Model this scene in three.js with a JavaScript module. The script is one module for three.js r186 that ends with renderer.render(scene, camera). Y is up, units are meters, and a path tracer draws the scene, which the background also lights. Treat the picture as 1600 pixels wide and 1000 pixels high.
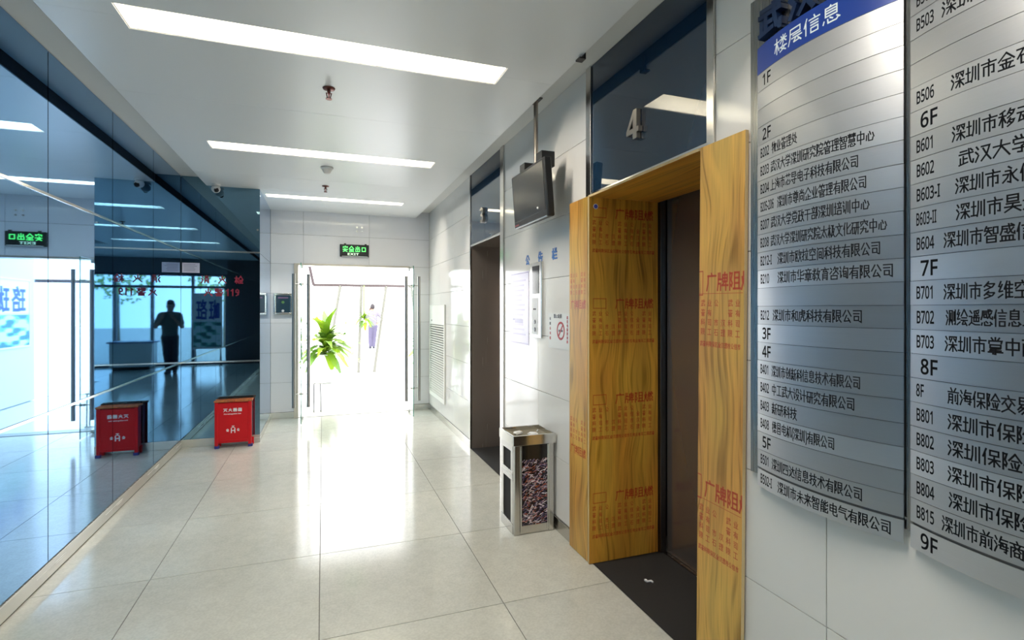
import * as THREE from 'three';
import { mergeGeometries } from 'three/addons/utils/BufferGeometryUtils.js';
import { RoundedBoxGeometry } from 'three/addons/geometries/RoundedBoxGeometry.js';
import { TextGeometry } from 'three/addons/geometries/TextGeometry.js';
import { FontLoader } from 'three/addons/loaders/FontLoader.js';
import { RectAreaLightUniformsLib } from 'three/addons/lights/RectAreaLightUniformsLib.js';

// ---------------------------------------------------------------- camera, sky, exposure
// x runs across the corridor, y up, and D (= -z) along it towards the glass doors.
const scene = new THREE.Scene();
const camera = new THREE.PerspectiveCamera(2 * Math.atan(500 / 817) * 180 / Math.PI, 1.6, 0.05, 300);
camera.position.set(0, 1.6, 0);
camera.rotation.y = -0.3471;
camera.setViewOffset(1600, 1000, 0, 17, 1600, 1000);
scene.add(camera);
scene.background = new THREE.Color(0.97, 0.985, 1.0);
scene.backgroundIntensity = 3.2;
const renderer = new THREE.WebGLRenderer();
renderer.toneMapping = THREE.LinearToneMapping;
renderer.toneMappingExposure = 2.08;
renderer.shadowMap.enabled = true;
RectAreaLightUniformsLib.init();
const TUBE_LIGHT = 64;

// ---------------------------------------------------------------- helpers
const XL = -1.533, XR = 1.596, D1 = 6.943, D2 = 8.304, XP = -0.712, HC = 3.041, HR = 3.136;
let seed = 7;
const rnd = () => { seed = (seed * 1664525 + 1013904223) >>> 0; return seed / 4294967296; };
const rr = (a, b) => a + (b - a) * rnd();
const taken = new Map();
const numbered = (n) => { const k = taken.get(n) ?? 0; taken.set(n, k + 1); return k ? n + '_' + String(k).padStart(3, '0') : n; };
function uvMetres(g) {
  const p = g.attributes.position, n = g.attributes.normal, uv = new Float32Array(p.count * 2);
  for (let i = 0; i < p.count; i++) {
    const ax = Math.abs(n.getX(i)), ay = Math.abs(n.getY(i)), az = Math.abs(n.getZ(i));
    if (ay >= ax && ay >= az) { uv[i * 2] = p.getX(i); uv[i * 2 + 1] = -p.getZ(i); }
    else if (ax >= az) { uv[i * 2] = p.getZ(i); uv[i * 2 + 1] = p.getY(i); }
    else { uv[i * 2] = p.getX(i); uv[i * 2 + 1] = p.getY(i); }
  }
  g.setAttribute('uv', new THREE.BufferAttribute(uv, 2));
  return g;
}
// box between two corners, in x, y and D
const box = (x0, x1, y0, y1, d0, d1) => uvMetres(new THREE.BoxGeometry(x1 - x0, y1 - y0, d1 - d0).translate((x0 + x1) / 2, (y0 + y1) / 2, -(d0 + d1) / 2));
const rbox = (x0, x1, y0, y1, d0, d1, r = 0.004, s = 2) => uvMetres(new RoundedBoxGeometry(x1 - x0, y1 - y0, d1 - d0, s, r).translate((x0 + x1) / 2, (y0 + y1) / 2, -(d0 + d1) / 2));
const cyl = (r, h, x, y, d, seg = 20, r2 = r) => new THREE.CylinderGeometry(r2, r, h, seg).translate(x, y, -d);
function rod(a, b, r, seg = 10) {            // a, b: [x, y, D]
  const p = new THREE.Vector3(a[0], a[1], -a[2]), q = new THREE.Vector3(b[0], b[1], -b[2]), l = p.distanceTo(q);
  return new THREE.CylinderGeometry(r, r, l, seg).applyQuaternion(new THREE.Quaternion().setFromUnitVectors(new THREE.Vector3(0, 1, 0), q.clone().sub(p).normalize())).translate((p.x + q.x) / 2, (p.y + q.y) / 2, (p.z + q.z) / 2);
}
const merge = (list) => mergeGeometries(list.map((g) => { const h = g.index ? g.toNonIndexed() : g.clone(); for (const k of Object.keys(h.attributes)) if (!['position', 'normal', 'uv'].includes(k)) h.deleteAttribute(k); return h; }));
function mesh(name, geo, mat, parent) {
  const m = new THREE.Mesh(geo, mat); m.name = name; m.castShadow = m.receiveShadow = true; parent.add(m); return m;
}
// a thing: a Group at its base; its parts are given in scene coordinates and moved into it
function thing(name, label, category, base = [0, 0, 0], group) {
  const o = new THREE.Group(); o.name = numbered(name); o.position.set(base[0], base[1], -base[2]);
  o.userData = { label, category }; if (group) o.userData.group = group; scene.add(o); return o;
}
function part(t, name, geo, mat, under) {
  let root = t; geo.translate(-root.position.x, -root.position.y, -root.position.z);
  return mesh(name, geo, mat, under ?? t);
}
function struct(name, label) { const o = new THREE.Group(); o.name = numbered(name); o.userData = { kind: 'structure', label }; scene.add(o); return o; }

// ---------------------------------------------------------------- textures
function hash(x, y, s) { let h = (x * 374761393 + y * 668265263 + s * 982451653) | 0; h = Math.imul(h ^ (h >>> 13), 1274126177); return ((h ^ (h >>> 16)) >>> 0) / 4294967296; }
function vnoise(x, y, s, px, py) {
  const xi = Math.floor(x), yi = Math.floor(y), fx = x - xi, fy = y - yi, u = fx * fx * (3 - 2 * fx), v = fy * fy * (3 - 2 * fy);
  const m = (a, b) => ((a % b) + b) % b, h = (a, b) => hash(m(a, px), m(b, py), s);
  return (h(xi, yi) * (1 - u) + h(xi + 1, yi) * u) * (1 - v) + (h(xi, yi + 1) * (1 - u) + h(xi + 1, yi + 1) * u) * v;
}
// computed greyscale or colour texture; f(u, v) gives [r, g, b] in 0..255
function tex(w, h, f, srgb = true) {
  const d = new Uint8Array(w * h * 4);
  for (let y = 0; y < h; y++) for (let x = 0; x < w; x++) { const c = f(x / w, y / h), i = (y * w + x) * 4; d[i] = c[0]; d[i + 1] = c[1]; d[i + 2] = c[2]; d[i + 3] = 255; }
  const t = new THREE.DataTexture(d, w, h); t.magFilter = THREE.LinearFilter; t.wrapS = t.wrapT = THREE.RepeatWrapping;
  if (srgb) t.colorSpace = THREE.SRGBColorSpace; t.needsUpdate = true; return t;
}
function canvasTex(w, h, draw) {
  const c = document.createElement('canvas'); c.width = w; c.height = h; const g = c.getContext('2d'); draw(g, w, h);
  const t = new THREE.CanvasTexture(c); t.colorSpace = THREE.SRGBColorSpace; t.magFilter = THREE.LinearFilter; return t;
}
const speckle = tex(512, 512, (u, v) => {
  const a = vnoise(u * 256, v * 256, 1, 256, 256), b = vnoise(u * 40, v * 40, 2, 40, 40), c = vnoise(u * 6, v * 6, 3, 6, 6);
  const k = 238 + (a - 0.5) * 16 + (b - 0.5) * 8 + (c - 0.5) * 8; return [k, k, k - 3];
});
speckle.repeat.set(0.53, 0.53);
const brushV = tex(256, 256, (u, v) => { const k = 120 + 70 * vnoise(u * 128, v * 4, 5, 128, 4) + 40 * vnoise(u * 30, v * 2, 6, 30, 2); return [k, k, k]; }, false);
brushV.repeat.set(4, 1);
const brushH = tex(256, 256, (u, v) => { const k = 120 + 70 * vnoise(u * 4, v * 128, 5, 4, 128) + 40 * vnoise(u * 2, v * 30, 6, 2, 30); return [k, k, k]; }, false);
brushH.repeat.set(1, 4);

// ---------------------------------------------------------------- materials
const lin = (r, g, b) => new THREE.Color().setRGB(r, g, b);
const std = (color, roughness, metalness = 0, extra = {}) => new THREE.MeshPhysicalMaterial({ color: Array.isArray(color) ? lin(...color) : new THREE.Color(color), roughness, metalness, ...extra });
const M = {
  floor: [0, 1, 2].map((i) => std([[0.66, 0.66, 0.60], [0.64, 0.64, 0.585], [0.675, 0.67, 0.605]][i], 0.13, 0, { map: speckle })),
  grout: std([0.16, 0.155, 0.14], 0.8),
  wall: [0, 1, 2].map((i) => std([[0.80, 0.785, 0.745], [0.785, 0.775, 0.74], [0.81, 0.79, 0.75]][i], 0.09)),
  endWall: std([0.80, 0.785, 0.81], 0.09),
  wallGap: std([0.22, 0.21, 0.19], 0.8),
  ceiling: std([0.85, 0.85, 0.845], 0.3),
  edge: std([0.02, 0.021, 0.023], 0.6),
  plaster: std([0.72, 0.72, 0.7], 0.8),
  trough: std([0.62, 0.61, 0.53], 0.5),
  mirror: std([0.20, 0.40, 0.66], 0.02, 1),
  darkGlass: std([0.17, 0.30, 0.40], 0.02, 1),
  transom: std([0.010, 0.034, 0.07], 0.02, 0, { ior: 1.75 }),
  backing: std([0.01, 0.012, 0.015], 0.6),
  steel: std([0.60, 0.58, 0.55], 0.3, 1, { roughnessMap: brushV }),
  steelH: std([0.62, 0.60, 0.57], 0.34, 1, { roughnessMap: brushH }),
  polished: std([0.66, 0.65, 0.62], 0.12, 1),
  bronze: std([0.36, 0.305, 0.265], 0.32, 0.6, { roughnessMap: brushV }),
  doorSteel: std([0.22, 0.185, 0.16], 0.3, 0.7, { roughnessMap: brushV }),
  jamb: std([0.14, 0.14, 0.145], 0.3, 1),
  black: std([0.012, 0.012, 0.013], 0.35),
  blackMatt: std([0.02, 0.019, 0.018], 0.75),
  plinth: std([0.62, 0.60, 0.55], 0.34, 0.55, { roughnessMap: brushH }),
  cabinetPrint: std([0.34, 0.008, 0.035], 0.5),
  white: std([0.8, 0.8, 0.79], 0.4),
  glass: std([0.93, 0.985, 0.965], 0.0, 0, { transmission: 1, thickness: 0, ior: 1.5 }),
  glassEdge: std([0.05, 0.22, 0.18], 0.15),
  red: std([0.60, 0.005, 0.010], 0.38, 0, { specularIntensity: 0.6 }),
  redPrint: std([0.42, 0.02, 0.03], 0.5),
  bluePrint: std([0.03, 0.16, 0.50], 0.5),
  navy: std([0.006, 0.022, 0.075], 0.35),
  whitePrint: std([0.85, 0.85, 0.85], 0.5),
};

// ---------------------------------------------------------------- lettering: Chinese characters as brush strokes on a 100 x 100 field
// a stroke is a run of x y points; strokes are parted by ';'
const STROKES = {
  一: '5 50 95 50', 口: '15 20 85 20 85 88 15 88 15 20', 日: '18 8 82 8 82 94 18 94 18 8;18 50 82 50', 目: '18 5 82 5 82 96 18 96 18 5;18 35 82 35;18 65 82 65',
  木: '5 28 95 28;50 4 50 98;48 30 8 82;52 30 94 82', 氵: '30 8 65 24;15 38 55 52;15 96 70 62', 扌: '5 26 95 26;55 4 55 92 30 84;5 64 95 46', 土: '15 35 85 35;50 5 50 90;5 90 95 90',
  王: '10 12 90 12;15 50 85 50;50 12 50 92;5 92 95 92', 亻: '70 4 15 50;50 30 50 98', 讠: '30 5 55 20;10 36 50 36 50 88 85 70', 阝: '20 5 20 98;20 8 80 8 50 42 82 62 65 78 45 72',
  艹: '5 40 95 40;32 5 32 75;68 5 68 75', W: '25 5 8 75;20 40 48 40;35 45 42 90;65 5 52 75;62 40 95 40;78 45 84 90', 宀: '50 2 56 26;8 92 8 40 94 40 86 86', 穴: '50 2 54 20;8 62 8 28 92 28 86 58;38 50 10 96;62 50 92 96',
  广: '50 2 55 14;15 16 92 16;18 16 16 60 5 98', 尸: '18 8 85 8 85 36 18 36;18 8 16 60 4 98', 辶: '15 8 30 22;8 42 30 42 28 78 6 94;28 80 60 92 98 92', 门: '12 6 25 20;12 28 12 98;35 12 90 12 90 96 75 90',
  囗: '8 8 92 8 92 94 8 94 8 8', 心: '12 45 8 80;32 35 34 85 78 85 84 65;45 20 58 42;80 32 94 60', 又: '10 12 85 12 60 60 10 96;25 25 60 66 95 96', 力: '8 30 88 30 84 94 62 86;48 4 40 55 8 96',
  刂: '28 15 28 70;75 4 75 96 52 90', 大: '5 35 95 35;50 4 45 45 5 96;50 38 95 96', 子: '15 10 82 10 52 38;52 38 52 94 32 90;5 54 95 54', 寸: '5 30 95 30;65 4 65 94 42 90;25 50 40 68',
  工: '12 12 88 12;50 12 50 90;5 90 95 90', 干: '12 15 88 15;5 50 95 50;50 15 50 98', 十: '5 45 95 45;50 4 50 98', 中: '12 25 88 25 88 66 12 66 12 25;50 3 50 98', 上: '48 5 48 92;48 42 85 42;5 92 95 92',
  止: '52 8 52 90;52 45 88 45;20 38 20 90;4 90 96 90', 公: '38 8 8 50;62 8 94 50;48 45 22 90 78 84;62 66 86 96', 司: '10 10 88 10 88 95 70 88;12 32 66 32;18 52 62 52 62 82 18 82 18 52',
  市: '50 2 54 14;5 20 95 20;18 90 18 40 82 40 82 84 70 82;50 20 50 98', 电: '14 20 86 20 86 66 14 66 14 20;14 43 86 43;50 3 50 86 60 94 96 94 96 78',
  有: '5 22 95 22;45 3 35 35 5 68;32 42 32 98;32 42 85 42 85 96 70 92;32 60 85 60;32 76 85 76', 月: '22 6 82 6 82 96 66 92;22 6 22 60 8 98;22 36 82 36;22 64 82 64',
  艮: '15 8 82 8 82 46 15 46;15 27 82 27;15 8 15 94 42 84;90 54 60 68;42 48 62 76 96 96', 支: '8 22 92 22;50 3 50 46;15 46 80 46 55 75 8 98;25 55 60 82 95 98',
  禾: '80 6 20 18;5 36 95 36;50 14 50 98;48 38 6 80;52 38 92 74', 斗: '25 12 48 26;15 38 40 52;5 72 95 60;70 4 70 98', 川: '18 8 16 60 4 96;50 12 50 88;85 5 85 98',
  罙: '10 26 10 8 92 8 88 26;38 18 20 40;62 18 85 38;5 58 95 58;50 42 50 98;48 60 8 94;52 60 94 94', 石: '5 12 95 12;42 12 8 62;28 48 86 48 86 92 28 92 28 48', 开: '10 12 90 12;3 50 97 50;32 12 30 60 8 98;70 12 70 98',
  九: '8 32 72 32 70 84 96 84 96 68;42 4 36 50 6 98', 元: '18 12 82 12;4 42 96 42;36 42 30 72 4 96;62 42 62 90 96 90 96 74', A: '18 8 28 46;48 4 52 42;82 8 70 46;8 95 8 56 92 56 86 92',
  武: '12 12 55 12;5 30 95 30;32 44 32 88;32 60 56 60;12 54 12 90;4 94 60 84;68 4 72 45 82 84 96 94 98 74;80 6 92 18', 官: '50 2 54 14;6 38 6 20 94 20 88 36;24 40 78 40 78 60 24 60;24 40 24 98;24 76 84 76 84 98 24 98',
  里: '14 6 86 6 86 50 14 50 14 6;14 28 86 28;50 6 50 94;14 72 86 72;4 94 96 94', 矢: '28 4 10 36;20 22 90 22;4 52 96 52;52 22 48 60 6 98;54 60 92 94',
  B: '5 15 45 15;8 40 42 40;3 65 47 65;25 2 25 98;55 15 95 15;58 40 92 40;53 65 97 65;75 2 75 98', C: '15 15 85 15 85 90 12 90;15 52 85 52', 牜: '28 8 10 40;18 28 90 28;55 3 55 98;5 66 95 54', 勿: '30 4 8 48;22 24 90 24 82 94 60 86;48 26 14 72;70 26 34 90',
  业: '36 6 36 90;64 6 64 90;10 30 24 66;90 28 76 66;4 92 96 92', 处: '30 4 8 50;28 22 56 22 48 52 6 90;16 40 40 72 96 94;74 6 74 80;76 36 94 52', E: '50 4 50 96;5 48 95 48;20 12 35 34;80 12 65 34;46 50 10 90;54 50 90 90',
  女: '45 5 28 58 84 96;72 36 56 70 8 96;4 40 96 40', 云: '15 12 85 12;4 40 96 40;46 40 20 86 78 80;62 58 90 96', 言: '48 2 54 12;6 20 94 20;20 38 80 38;20 54 80 54;20 70 80 70 80 96 20 96 20 70',
  自: '48 2 40 16;20 16 80 16 80 96 20 96 20 16;20 42 80 42;20 68 80 68', 每: '28 2 8 36;20 18 92 18;25 36 82 36 78 88 62 84;25 36 18 70 92 70;42 44 52 56;3 54 97 54', 巳: '15 10 82 10 82 48;15 48 82 48;15 10 15 86 92 86 92 66',
  酉: '4 8 96 8;12 30 88 30 88 96 12 96 12 30;38 8 36 50;62 8 62 50 84 52;12 74 88 74', F: '28 5 40 90;72 5 60 90', 尚: '50 2 50 26;24 8 34 24;76 8 66 24;10 98 10 32 90 32 90 94 76 92;32 52 68 52 68 80 32 80 32 52',
  G: '50 2 4 96;50 2 96 96', H: '50 2 50 42;24 8 34 42;76 8 66 42;8 94 8 56 92 56 88 92', 儿: '36 5 32 55 4 96;64 5 64 90 96 90 96 64', 正: '8 10 92 10;52 10 52 92;52 48 86 48;20 42 20 92;3 92 97 92',
  攵: '36 3 8 50;28 26 94 26;76 26 55 70 6 98;24 40 52 74 96 98', 立: '50 2 54 14;10 22 90 22;30 38 38 78;72 36 62 80;3 90 97 90', 太: '5 35 95 35;50 4 45 45 5 96;50 38 95 96;38 74 54 92',
  及: '8 10 62 10 46 36 86 36 62 76 6 98;40 12 34 60 4 96;40 40 70 84 98 98', 文: '48 2 54 16;5 24 95 24;72 26 50 70 6 98;28 28 55 74 95 98', 匕: '92 22 20 52;20 5 20 88 94 88 94 66',
  区: '92 10 10 10 10 92 95 92;76 24 24 78;30 28 80 78', 欠: '34 3 10 44;28 22 92 22 84 44;54 34 44 68 4 98;54 52 96 98', 孝: '10 22 80 22;44 4 44 46;3 46 97 46;84 8 10 70;30 60 74 60 52 74;52 74 52 96 36 92;8 82 94 78',
  育: '48 2 54 10;5 16 95 16;44 18 26 36 76 34;62 26 84 44;24 98 24 50 78 50 78 96 64 94;24 66 78 66;24 82 78 82', 冫: '25 18 65 36;10 90 70 60', 旬: '32 3 8 42;26 18 90 18 86 94 66 88;22 40 62 40 62 80 22 80 22 40;22 60 62 60',
  虎: '50 2 50 22;50 12 86 12;14 24 92 24 86 38;14 24 14 60 4 96;30 40 76 36;50 28 50 50 80 50;40 62 36 80 22 98;40 62 72 62 72 92 96 92 96 78', 仓: '50 2 4 46;50 2 96 46;28 46 74 46 74 66 60 64;28 46 28 90 92 90 92 74',
  亲: '50 2 54 12;12 18 88 18;32 26 38 42;70 24 62 42;4 48 96 48;50 48 50 96 38 92;8 66 92 66;30 74 12 92;70 74 90 90', 斤: '88 6 24 16;24 16 22 60 4 98;24 44 96 44;64 44 64 98', 术: '5 28 95 28;50 4 50 98;48 30 8 82;52 30 94 82;68 6 82 20',
  殳: '28 6 26 26 8 44;28 6 72 6 72 32 94 32;14 52 82 52 52 84 6 98;26 56 56 82 96 98', 彳: '72 3 12 34;78 28 10 66;52 50 52 98', I: '8 16 92 16;50 2 50 38;12 44 88 44 88 78 12 78 12 44;38 44 38 78;62 44 62 78;4 94 96 94',
  几: '18 8 78 8 78 88 96 88 96 70;18 8 16 60 4 96', 四: '8 14 92 14 92 92 8 92 8 14;36 14 34 50 18 64;62 14 62 56 90 56', 未: '18 26 82 26;4 50 96 50;50 3 50 98;46 52 6 90;54 52 94 90', 来: '10 20 90 20;4 52 96 52;50 3 50 98;24 28 34 46;76 28 66 46;46 54 6 92;54 54 94 92',
  能: '28 3 12 30 46 26;40 14 52 34;12 98 12 42 46 42 46 94 36 92;12 58 46 58;12 76 46 76;62 4 62 40 94 40 94 28;92 10 62 26;62 52 62 94 94 94 94 78;92 60 62 76', 气: '28 3 8 36;24 16 94 16;26 32 84 32;10 50 78 50 80 84 96 96 97 78',
  金: '50 2 4 44;50 2 96 44;28 42 74 42;14 62 88 62;50 42 50 92;28 70 34 86;74 70 66 86;4 94 96 94', 夕: '40 3 10 55;34 24 84 24 68 60 12 98;30 44 52 60', 永: '40 3 56 14;22 26 52 26 52 94 36 88;8 46 40 46 32 66 6 90;88 28 62 48;54 34 72 70 96 92',
  天: '14 12 86 12;4 46 96 46;52 12 46 56 5 96;54 50 95 96', 成: '16 22 92 22;16 22 14 60 4 96;16 46 48 46 46 78 34 74;58 3 64 50 78 86 96 96 96 76;88 40 54 90;74 4 86 14', 皿: '14 12 86 12 86 88;14 12 14 88;38 12 38 88;62 12 62 88;3 90 97 90',
  纟: '50 3 14 30 52 34;74 20 14 62 80 58;8 94 84 78', 隹: '34 2 6 46;24 28 24 98;60 4 66 18;24 22 94 22;24 44 90 44;24 66 90 66;24 92 96 92;58 22 58 92', 贝: '14 78 14 8 84 8 84 78;48 22 46 56 8 96;56 66 88 94',
  J: '88 3 20 12;20 22 28 34;50 18 54 30;86 16 74 32;28 40 20 56;22 46 86 46;6 62 96 62;52 46 52 92;16 70 16 92 88 92 88 70', K: '16 16 92 16;16 16 14 60 4 96;26 32 52 32;28 48 50 48 50 76 28 76 28 48;62 3 68 50 80 84 96 92 97 72;88 32 58 84;76 3 86 12',
  手: '82 4 18 14;14 36 86 36;4 62 96 62;52 12 52 94 34 88', 己: '12 10 84 10 84 48 16 48;16 48 16 88 94 88 94 66', M: '28 5 38 55;72 5 60 60;4 82 96 82', 佥: '50 2 4 42;50 2 96 42;28 42 72 42;22 58 32 80;48 54 54 78;80 56 66 84;4 94 96 94',
  交: '48 2 54 14;5 20 95 20;32 28 8 54;66 28 92 52;68 46 50 76 6 98;32 46 54 78 95 98', 商: '48 2 54 12;4 18 96 18;30 24 38 36;70 22 62 36;10 98 10 40 90 40 90 94 76 92;40 46 26 60;58 46 76 58;34 66 66 66 66 88 34 88 34 66',
  P: '26 6 10 70;22 40 88 40;52 3 52 94;4 94 96 94', 兰: '26 4 38 24;74 4 62 24;10 36 90 36;18 64 82 64;4 94 96 94', 出: '50 3 50 92;18 16 18 46 82 46 82 16;8 56 8 92 92 92 92 56', 火: '20 32 32 58;82 28 66 54;50 5 48 50 6 96;50 46 95 96',
  器: '12 6 40 6 40 30 12 30 12 6;60 6 88 6 88 30 60 30 60 6;4 46 96 46;50 34 46 54 6 68;54 50 94 68;70 34 80 42;12 70 40 70 40 95 12 95 12 70;60 70 88 70 88 95 60 95 60 70', 肖: '50 2 50 30;22 8 34 26;78 8 66 26;18 98 18 38 82 38 82 94 68 92;18 56 82 56;18 74 82 74',
  苟: '4 14 96 14;32 3 32 26;68 3 68 26;26 28 8 56;22 42 88 42 84 94 68 90;24 56 56 56 56 80 24 80 24 56', 片: '22 5 20 56 4 98;22 38 94 38;62 4 62 38;22 62 78 62 78 98', 卑: '48 2 40 14;16 14 84 14 84 50 16 50 16 14;16 32 84 32;50 14 48 50 16 68;4 72 96 72;64 52 64 98',
  且: '20 5 80 5 80 92;20 5 20 92;20 34 80 34;20 62 80 62;4 92 96 92', 然: '30 3 8 44;28 16 48 16 38 44 6 62;20 30 34 40;66 4 60 44 42 62;46 24 94 24;66 30 94 60;80 6 90 14;12 72 6 94;34 74 38 92;58 74 62 92;84 72 94 92', 示: '18 10 82 10;4 42 96 42;50 42 50 96 36 90;28 58 8 86;72 58 94 84',
  夂: '36 3 8 55;32 24 82 24 58 68 4 98;24 42 56 74 96 98', 1: '30 24 54 8 54 95', 9: '74 40 50 54 28 44 28 20 50 6 72 18 76 44 66 80 34 95',
};
// composed characters: '|' side by side, '-' one above the other (two digits: share of the first), '@' placed in boxes
const MADE = {
  深: '|30氵罙', 圳: '|38土川', 汉: '|32氵又', 学: '-38A子', 楼: '|40木娄', 娄: '-50E女', 信: '|28亻言', 息: '-58自心', 物: '|42牜勿', 管: '-32W官', 理: '|38王里', 研: '|45石开', 究: '-45穴九', 完: '-34宀元', 院: '|30阝完', 知: '|55矢口', 智: '-54知日',
  D: '-45C心', 慧: '-36BD', 海: '|30氵每', 芯: '-34艹心', 导: '-45巳寸', 科: '|48禾斗', 技: '|38扌支', 限: '|32阝艮', 酋: '-18F酉', 尊: '-62酋寸', 企: '-48G止', 兄: '-48口儿', 党: '-36H兄', 政: '|50正攵', 咅: '-55立口', 部: '|65咅阝', 培: '|32土咅', 训: '|32讠川',
  极: '|40木及', 化: '|34亻匕', 欧: '|48区欠', 拉: '|38扌立', 空: '-48穴工', 间: '@门 0 0 100 100 日 28 34 74 88', 华: '-55化十', 早: '-55日十', 章: '-44立早', 教: '|52孝攵', 次: '|34冫欠', 咨: '-58次口', 询: '|32讠旬', 和: '|56禾口', 创: '|62仓刂', 新: '|54亲斤', 设: '|32讠殳', 计: '|36讠十',
  悳: '-60I心', 德: '|30彳悳', 昌: '-46日日', 机: '|46木几', 达: '@辶 0 0 100 100 大 38 5 98 76', 多: '-52夕夕', 移: '|44禾多', 动: '|52云力', 圭: '-48土土', 佳: '|30亻圭', 昊: '-42日天', 盛: '-62成皿', 维: '|36纟隹', 则: '|60贝刂', 测: '|26氵则', 会: '-42G云', 绘: '|36纟会',
  遥: '@辶 0 0 100 100 J 40 2 98 78', 感: '-62K心', L: '-38口手', 掌: '-36HL', 配: '|54酉己', N: '|54月刂', 前: '-32MN', 呆: '-42口木', 保: '|30亻呆', 险: '|30阝佥', 易: '-44日勿', 告: '-54P口', 栏: '|40木兰', 安: '-32宀女', 全: '-46G王', 灭: '@一 0 0 100 24 火 0 16 100 100',
  相: '|50木目', 箱: '-34W相', 消: '|30氵肖', 栓: '|40木全', 敬: '|52苟攵', 警: '-52敬言', 牌: '|38片卑', 阻: '|34阝且', 燃: '|34火然', 林: '|50木木', 禁: '-48林示', 吸: '|36口及', 因: '@囗 0 0 100 100 大 20 18 80 84', 烟: '|38火因', 各: '-54夂口', 珞: '|38王各', 加: '|54力口', 珈: '|36王加', 呈: '-42口王', 程: '|44禾呈',
  层: '@尸 0 0 100 100 云 26 42 98 98',
};
const glyphs = new Map();
function glyph(ch) {                         // -> list of strokes, each a list of [x, y] in 0..1, y down
  if (glyphs.has(ch)) return glyphs.get(ch);
  let out = [];
  const put = (c, x0, y0, x1, y1) => { for (const s of glyph(c)) out.push(s.map(([x, y]) => [x0 + x * (x1 - x0), y0 + y * (y1 - y0)])); };
  const m = MADE[ch];
  if (STROKES[ch]) out = STROKES[ch].split(';').map((s) => { const n = s.split(' ').map(Number), p = []; for (let i = 0; i < n.length; i += 2) p.push([n[i] / 100, n[i + 1] / 100]); return p; });
  else if (m && m[0] !== '@') {
    const r = Number(m.slice(1, 3)) / 100, [a, b] = [...m.slice(3)];
    if (m[0] === '|') { put(a, 0, 0, r, 1); put(b, r + 0.03, 0, 1, 1); } else { put(a, 0, 0, 1, r); put(b, 0, r + 0.03, 1, 1); }
  } else if (m) { const t = m.slice(1).split(' '); for (let i = 0; i + 4 < t.length; i += 5) put(t[i], t[i + 1] / 100, t[i + 2] / 100, t[i + 3] / 100, t[i + 4] / 100); }
  glyphs.set(ch, out); return out;
}
const isCJK = (c) => c.charCodeAt(0) > 0x2e00;
// draws a line of text; x, y = left and top of the field, h = height, w = advance of one Chinese character
function write(g, text, x, y, h, w, color, weight = 0.09, bold = false) {
  g.strokeStyle = g.fillStyle = color; g.lineCap = 'square'; g.lineJoin = 'miter'; g.miterLimit = 2;
  for (const c of text) {
    if (isCJK(c)) {
      const cw = w * 0.92; g.lineWidth = weight * Math.sqrt(h * cw);
      for (const s of glyph(c)) { g.beginPath(); s.forEach(([a, b], i) => (i ? g.lineTo(x + a * cw, y + b * h) : g.moveTo(x + a * cw, y + b * h))); g.stroke(); }
      x += w;
    } else {
      g.save(); g.font = (bold ? 'bold ' : '') + h * 1.28 + 'px sans-serif'; const k = (w * 0.56) / (h * 1.28 * 0.57); g.translate(x, y + h * 0.95); g.scale(k, 1); g.fillText(c, 0, 0); g.lineWidth = h * 0.05; g.strokeText(c, 0, 0); x += g.measureText(c).width * k; g.restore();
    }
  }
  return x;
}
// strokes as flat or raised bars in the x-y plane, facing +z, left end at x = 0, base at y = 0
function barLetters(text, h, w, weight, depth, gap = w) {
  const list = []; let x = 0;
  for (const c of text) {
    for (const s of glyph(c)) for (let i = 0; i + 1 < s.length; i++) {
      const a = [x + s[i][0] * w, h - s[i][1] * h], b = [x + s[i + 1][0] * w, h - s[i + 1][1] * h], l = Math.hypot(b[0] - a[0], b[1] - a[1]);
      list.push(new THREE.BoxGeometry(l + weight, weight, depth * rr(0.94, 1)).rotateZ(Math.atan2(b[1] - a[1], b[0] - a[0])).translate((a[0] + b[0]) / 2, (a[1] + b[1]) / 2, depth / 2));
    }
    x += gap;
  }
  return merge(list);
}
const toRightWall = (g, x, y, d) => g.rotateY(-Math.PI / 2).translate(x, y, -d);   // facing into the corridor from the lift side

// ================================================================ THE BUILDING
// ---------------------------------------------------------------- floor
const gx = (i) => -0.0172 + i * 0.9428, gd = (j) => 2.6915 + j * 0.9428, G = 0.0022;
const floor = struct('floor', 'polished cream floor tiles with thin dark joints');
mesh('floor_bed', box(-3.2, 6.2, -0.25, -0.004, -3.6, 8.5), M.grout, floor);
function tileRect(x0, x1, d0, d1) { mesh('tile', box(x0 + G, x1 - G, -0.02, 0, d0 + G, d1 - G), M.floor[Math.floor(rnd() * 3)], floor); }
for (let j = -7; j <= 6; j++) {
  const d0 = Math.max(gd(j - 1), -3.3), d1 = Math.min(gd(j), D2);
  if (d1 - d0 < 0.02) continue;
  const lobby = d1 < 0.5, xs = [XL, gx(-1), gx(0), gx(1), lobby ? gx(2) : XR];
  if (lobby) for (let i = 3; i <= 5; i++) xs.push(gx(i));
  for (let i = 0; i + 1 < xs.length; i++) {
    if (d0 < D1 && d1 > D1 && i === 0) tileRect(xs[i], xs[i + 1], d0, D1);
    else if (d0 >= D1 && i === 0) tileRect(XP, XP + 0.001 + G * 2, d0, d1);
    else tileRect(d0 >= D1 && i === 1 ? XP : xs[i], xs[i + 1], d0, d1);
  }
}
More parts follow.
